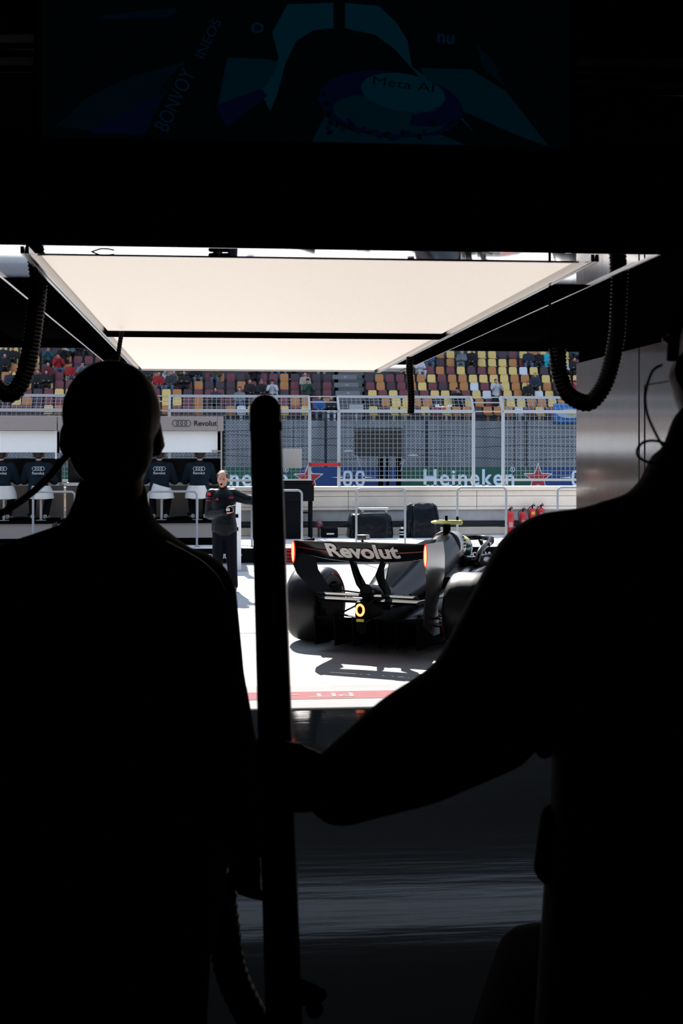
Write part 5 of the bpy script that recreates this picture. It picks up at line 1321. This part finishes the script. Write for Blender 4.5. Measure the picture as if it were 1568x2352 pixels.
# ------------------------------------------------------------------ man holding the pole
YR = 1.6
def R(px, py, dy=0): return P(px, py, YR+dy)
J = dict(face=V((-.45,1,-.05)), head=R(1685,815,.02), neck=R(1625,1095), pelvis=R(1590,2130,.03),
    shL=R(1298,1362,.02), shR=R(1960,1330,-.05), elL=R(1110,1632,.03), elR=R(2080,1800,-.1), wrL=R(800,1800,.08), wrR=R(2000,2250,.05),
    hipL=R(1490,2160,.03), hipR=R(1690,2160,.03), knL=R(1470,2900,.08), knR=R(1700,2900,0), anL=R(1450,4200,.05), anR=R(1700,4200,.0))
J['anL'].z = J['anR'].z = .08; J['knL'].z = J['knR'].z = .5; J['toeL'] = J['anL']+V((-.08,.15,-.05)); J['toeR'] = J['anR']+V((.0,.15,-.05))
J['hipL'].z = J['hipR'].z = .92; J['pelvis'].z = .96; J['knL'].x = J['hipL'].x-.02; J['anL'].x = J['hipL'].x-.03; J['knR'].x = J['anR'].x = J['hipR'].x+.03
J['toeL'] = J['anL']+V((-.08,.15,-.05)); J['toeR'] = J['anR']+V((.0,.15,-.05))
J['prof'] = ((-.16,.85,.11,0),(-.04,1.16,.125,0),(.12,1.20,.122,.15),(.3,1.16,.118,.35),(.5,1.12,.125,.65),(.7,1.12,.13,1),(.82,1.10,.12,1),(.90,.92,.1,1),(.955,.64,.08,1),(1.0,.42,.066,1),(1.04,.33,.055,1))
hp_ = W(652,1800)
J['wrL'] = P(770,1814,YP-.04)
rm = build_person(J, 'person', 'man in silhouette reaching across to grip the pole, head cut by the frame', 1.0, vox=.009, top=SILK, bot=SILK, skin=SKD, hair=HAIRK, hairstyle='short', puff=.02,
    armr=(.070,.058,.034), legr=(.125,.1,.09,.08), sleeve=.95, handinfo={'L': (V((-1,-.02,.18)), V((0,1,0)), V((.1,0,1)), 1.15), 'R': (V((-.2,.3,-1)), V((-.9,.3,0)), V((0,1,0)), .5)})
bm = bmesh.new(); C_ = lambda x, y, d=0: P(x, y, 1.55+d)
tube(bm, smooth_path([C_(1520,838), C_(1500,850), C_(1487,880), C_(1481,915), C_(1486,950), C_(1500,985), C_(1518,1018), C_(1532,1035,.01), C_(1538,1055,.01), C_(1520,1063,.0), C_(1490,1062,0), C_(1467,1050,0), C_(1463,1034,0), C_(1474,1018,0), C_(1495,1012,0), C_(1520,1016,0), C_(1540,1028,.0)]), 3.4*1.55/F, 8)
tag(obj('coiled_cable', bm, RUB, smooth=True), 'thin dark headset cable looping beside the neck of the man gripping the pole', 'cable')
bm = bmesh.new(); c = R(1540,1045,-.01); ell(bm, R(1700,850), (.085,.05,.05)); tube(bm, [R(1685,830)+V((.08*math.cos(a),0,.0+.125*math.sin(a))) for a in [math.pi*i/14 for i in range(15)]], .008, 8); obj('headset', bm, BLK, rm, smooth=True)
bm = bmesh.new(); rcone(bm, R(1275,1880,.04), R(1268,1990,.04), .02, .024); tag(obj('belt_pouch', bm, SILK, smooth=True), 'dark soft pouch hanging at the waist of the man gripping the pole', 'pouch')
bm = bmesh.new(); rcone(bm, R(1252,1690,.0), R(1250,1720,.0), .012, .012); obj('jacket_flap', bm, SILK, rm, smooth=True)

# covered case low beside him
Y0 = 2.62; bm = bmesh.new(); rings = []; ZT_ = lambda py: PZ(py, Y0+.15)
for z, x0, x1, y1 in ((0,1030,1700,.34),(.3,1050,1690,.33),(ZT_(2352),1095,1660,.32),(ZT_(2220),1140,1640,.31),(ZT_(2150),1168,1620,.30),(ZT_(2128),1190,1600,.27),(ZT_(2118),1245,1560,.2)):
    xa, xb = PX(x0,Y0), PX(x1,Y0); rings.append(ring_e(V(((xa+xb)/2, Y0, z)), EX, (xb-xa)/2, EY, y1/2, 28, 5))
loft(bm, rings); tag(obj('covered_trolley', bm, mat('black_cover', (.0015,.0015,.002), .9, bump=.3, scale=6, spec=.03), auto=50), 'black covered trolley standing low beside the man gripping the pole', 'trolley')

# ------------------------------------------------------------------ light, world, camera
sun = bpy.data.lights.new('sun', 'SUN'); sun.energy = 10.5; sun.angle = .009; sun.color = (1,.96,.9)
so = bpy.data.objects.new('sun', sun); COL.objects.link(so)
so.rotation_euler = V((-.10,.77,.64)).to_track_quat('Z', 'Y').to_euler()
w = bpy.data.worlds.new('world'); S.world = w; w.use_nodes = True; bg = w.node_tree.nodes['Background']
bg.inputs['Color'].default_value = (.58,.71,.92,1); bg.inputs['Strength'].default_value = 1.15
cam = bpy.data.cameras.new('camera'); cam.sensor_width = 36; cam.sensor_fit = 'AUTO'; cam.lens = F/2352*36
cam.shift_y = -(1176-HOR)/2352; cam.shift_x = 0; cam.clip_start = .05; cam.clip_end = 400
cam.dof.use_dof = True; cam.dof.focus_distance = 15.5; cam.dof.aperture_fstop = 13
cobj = bpy.data.objects.new('camera', cam); COL.objects.link(cobj); cobj.location = (0,0,H); cobj.rotation_euler = (math.pi/2, 0, -TH)
S.camera = cobj
S.view_settings.view_transform = 'Standard'; S.view_settings.look = 'None'; S.view_settings.gamma = 1; S.view_settings.exposure = .30
S.view_settings.use_curve_mapping = False
S.cycles.max_bounces = 7; S.cycles.diffuse_bounces = 3; S.cycles.glossy_bounces = 4; S.cycles.caustics_reflective = False; S.cycles.caustics_refractive = False; S.cycles.sample_clamp_indirect = 6
S.cycles.use_denoising = True
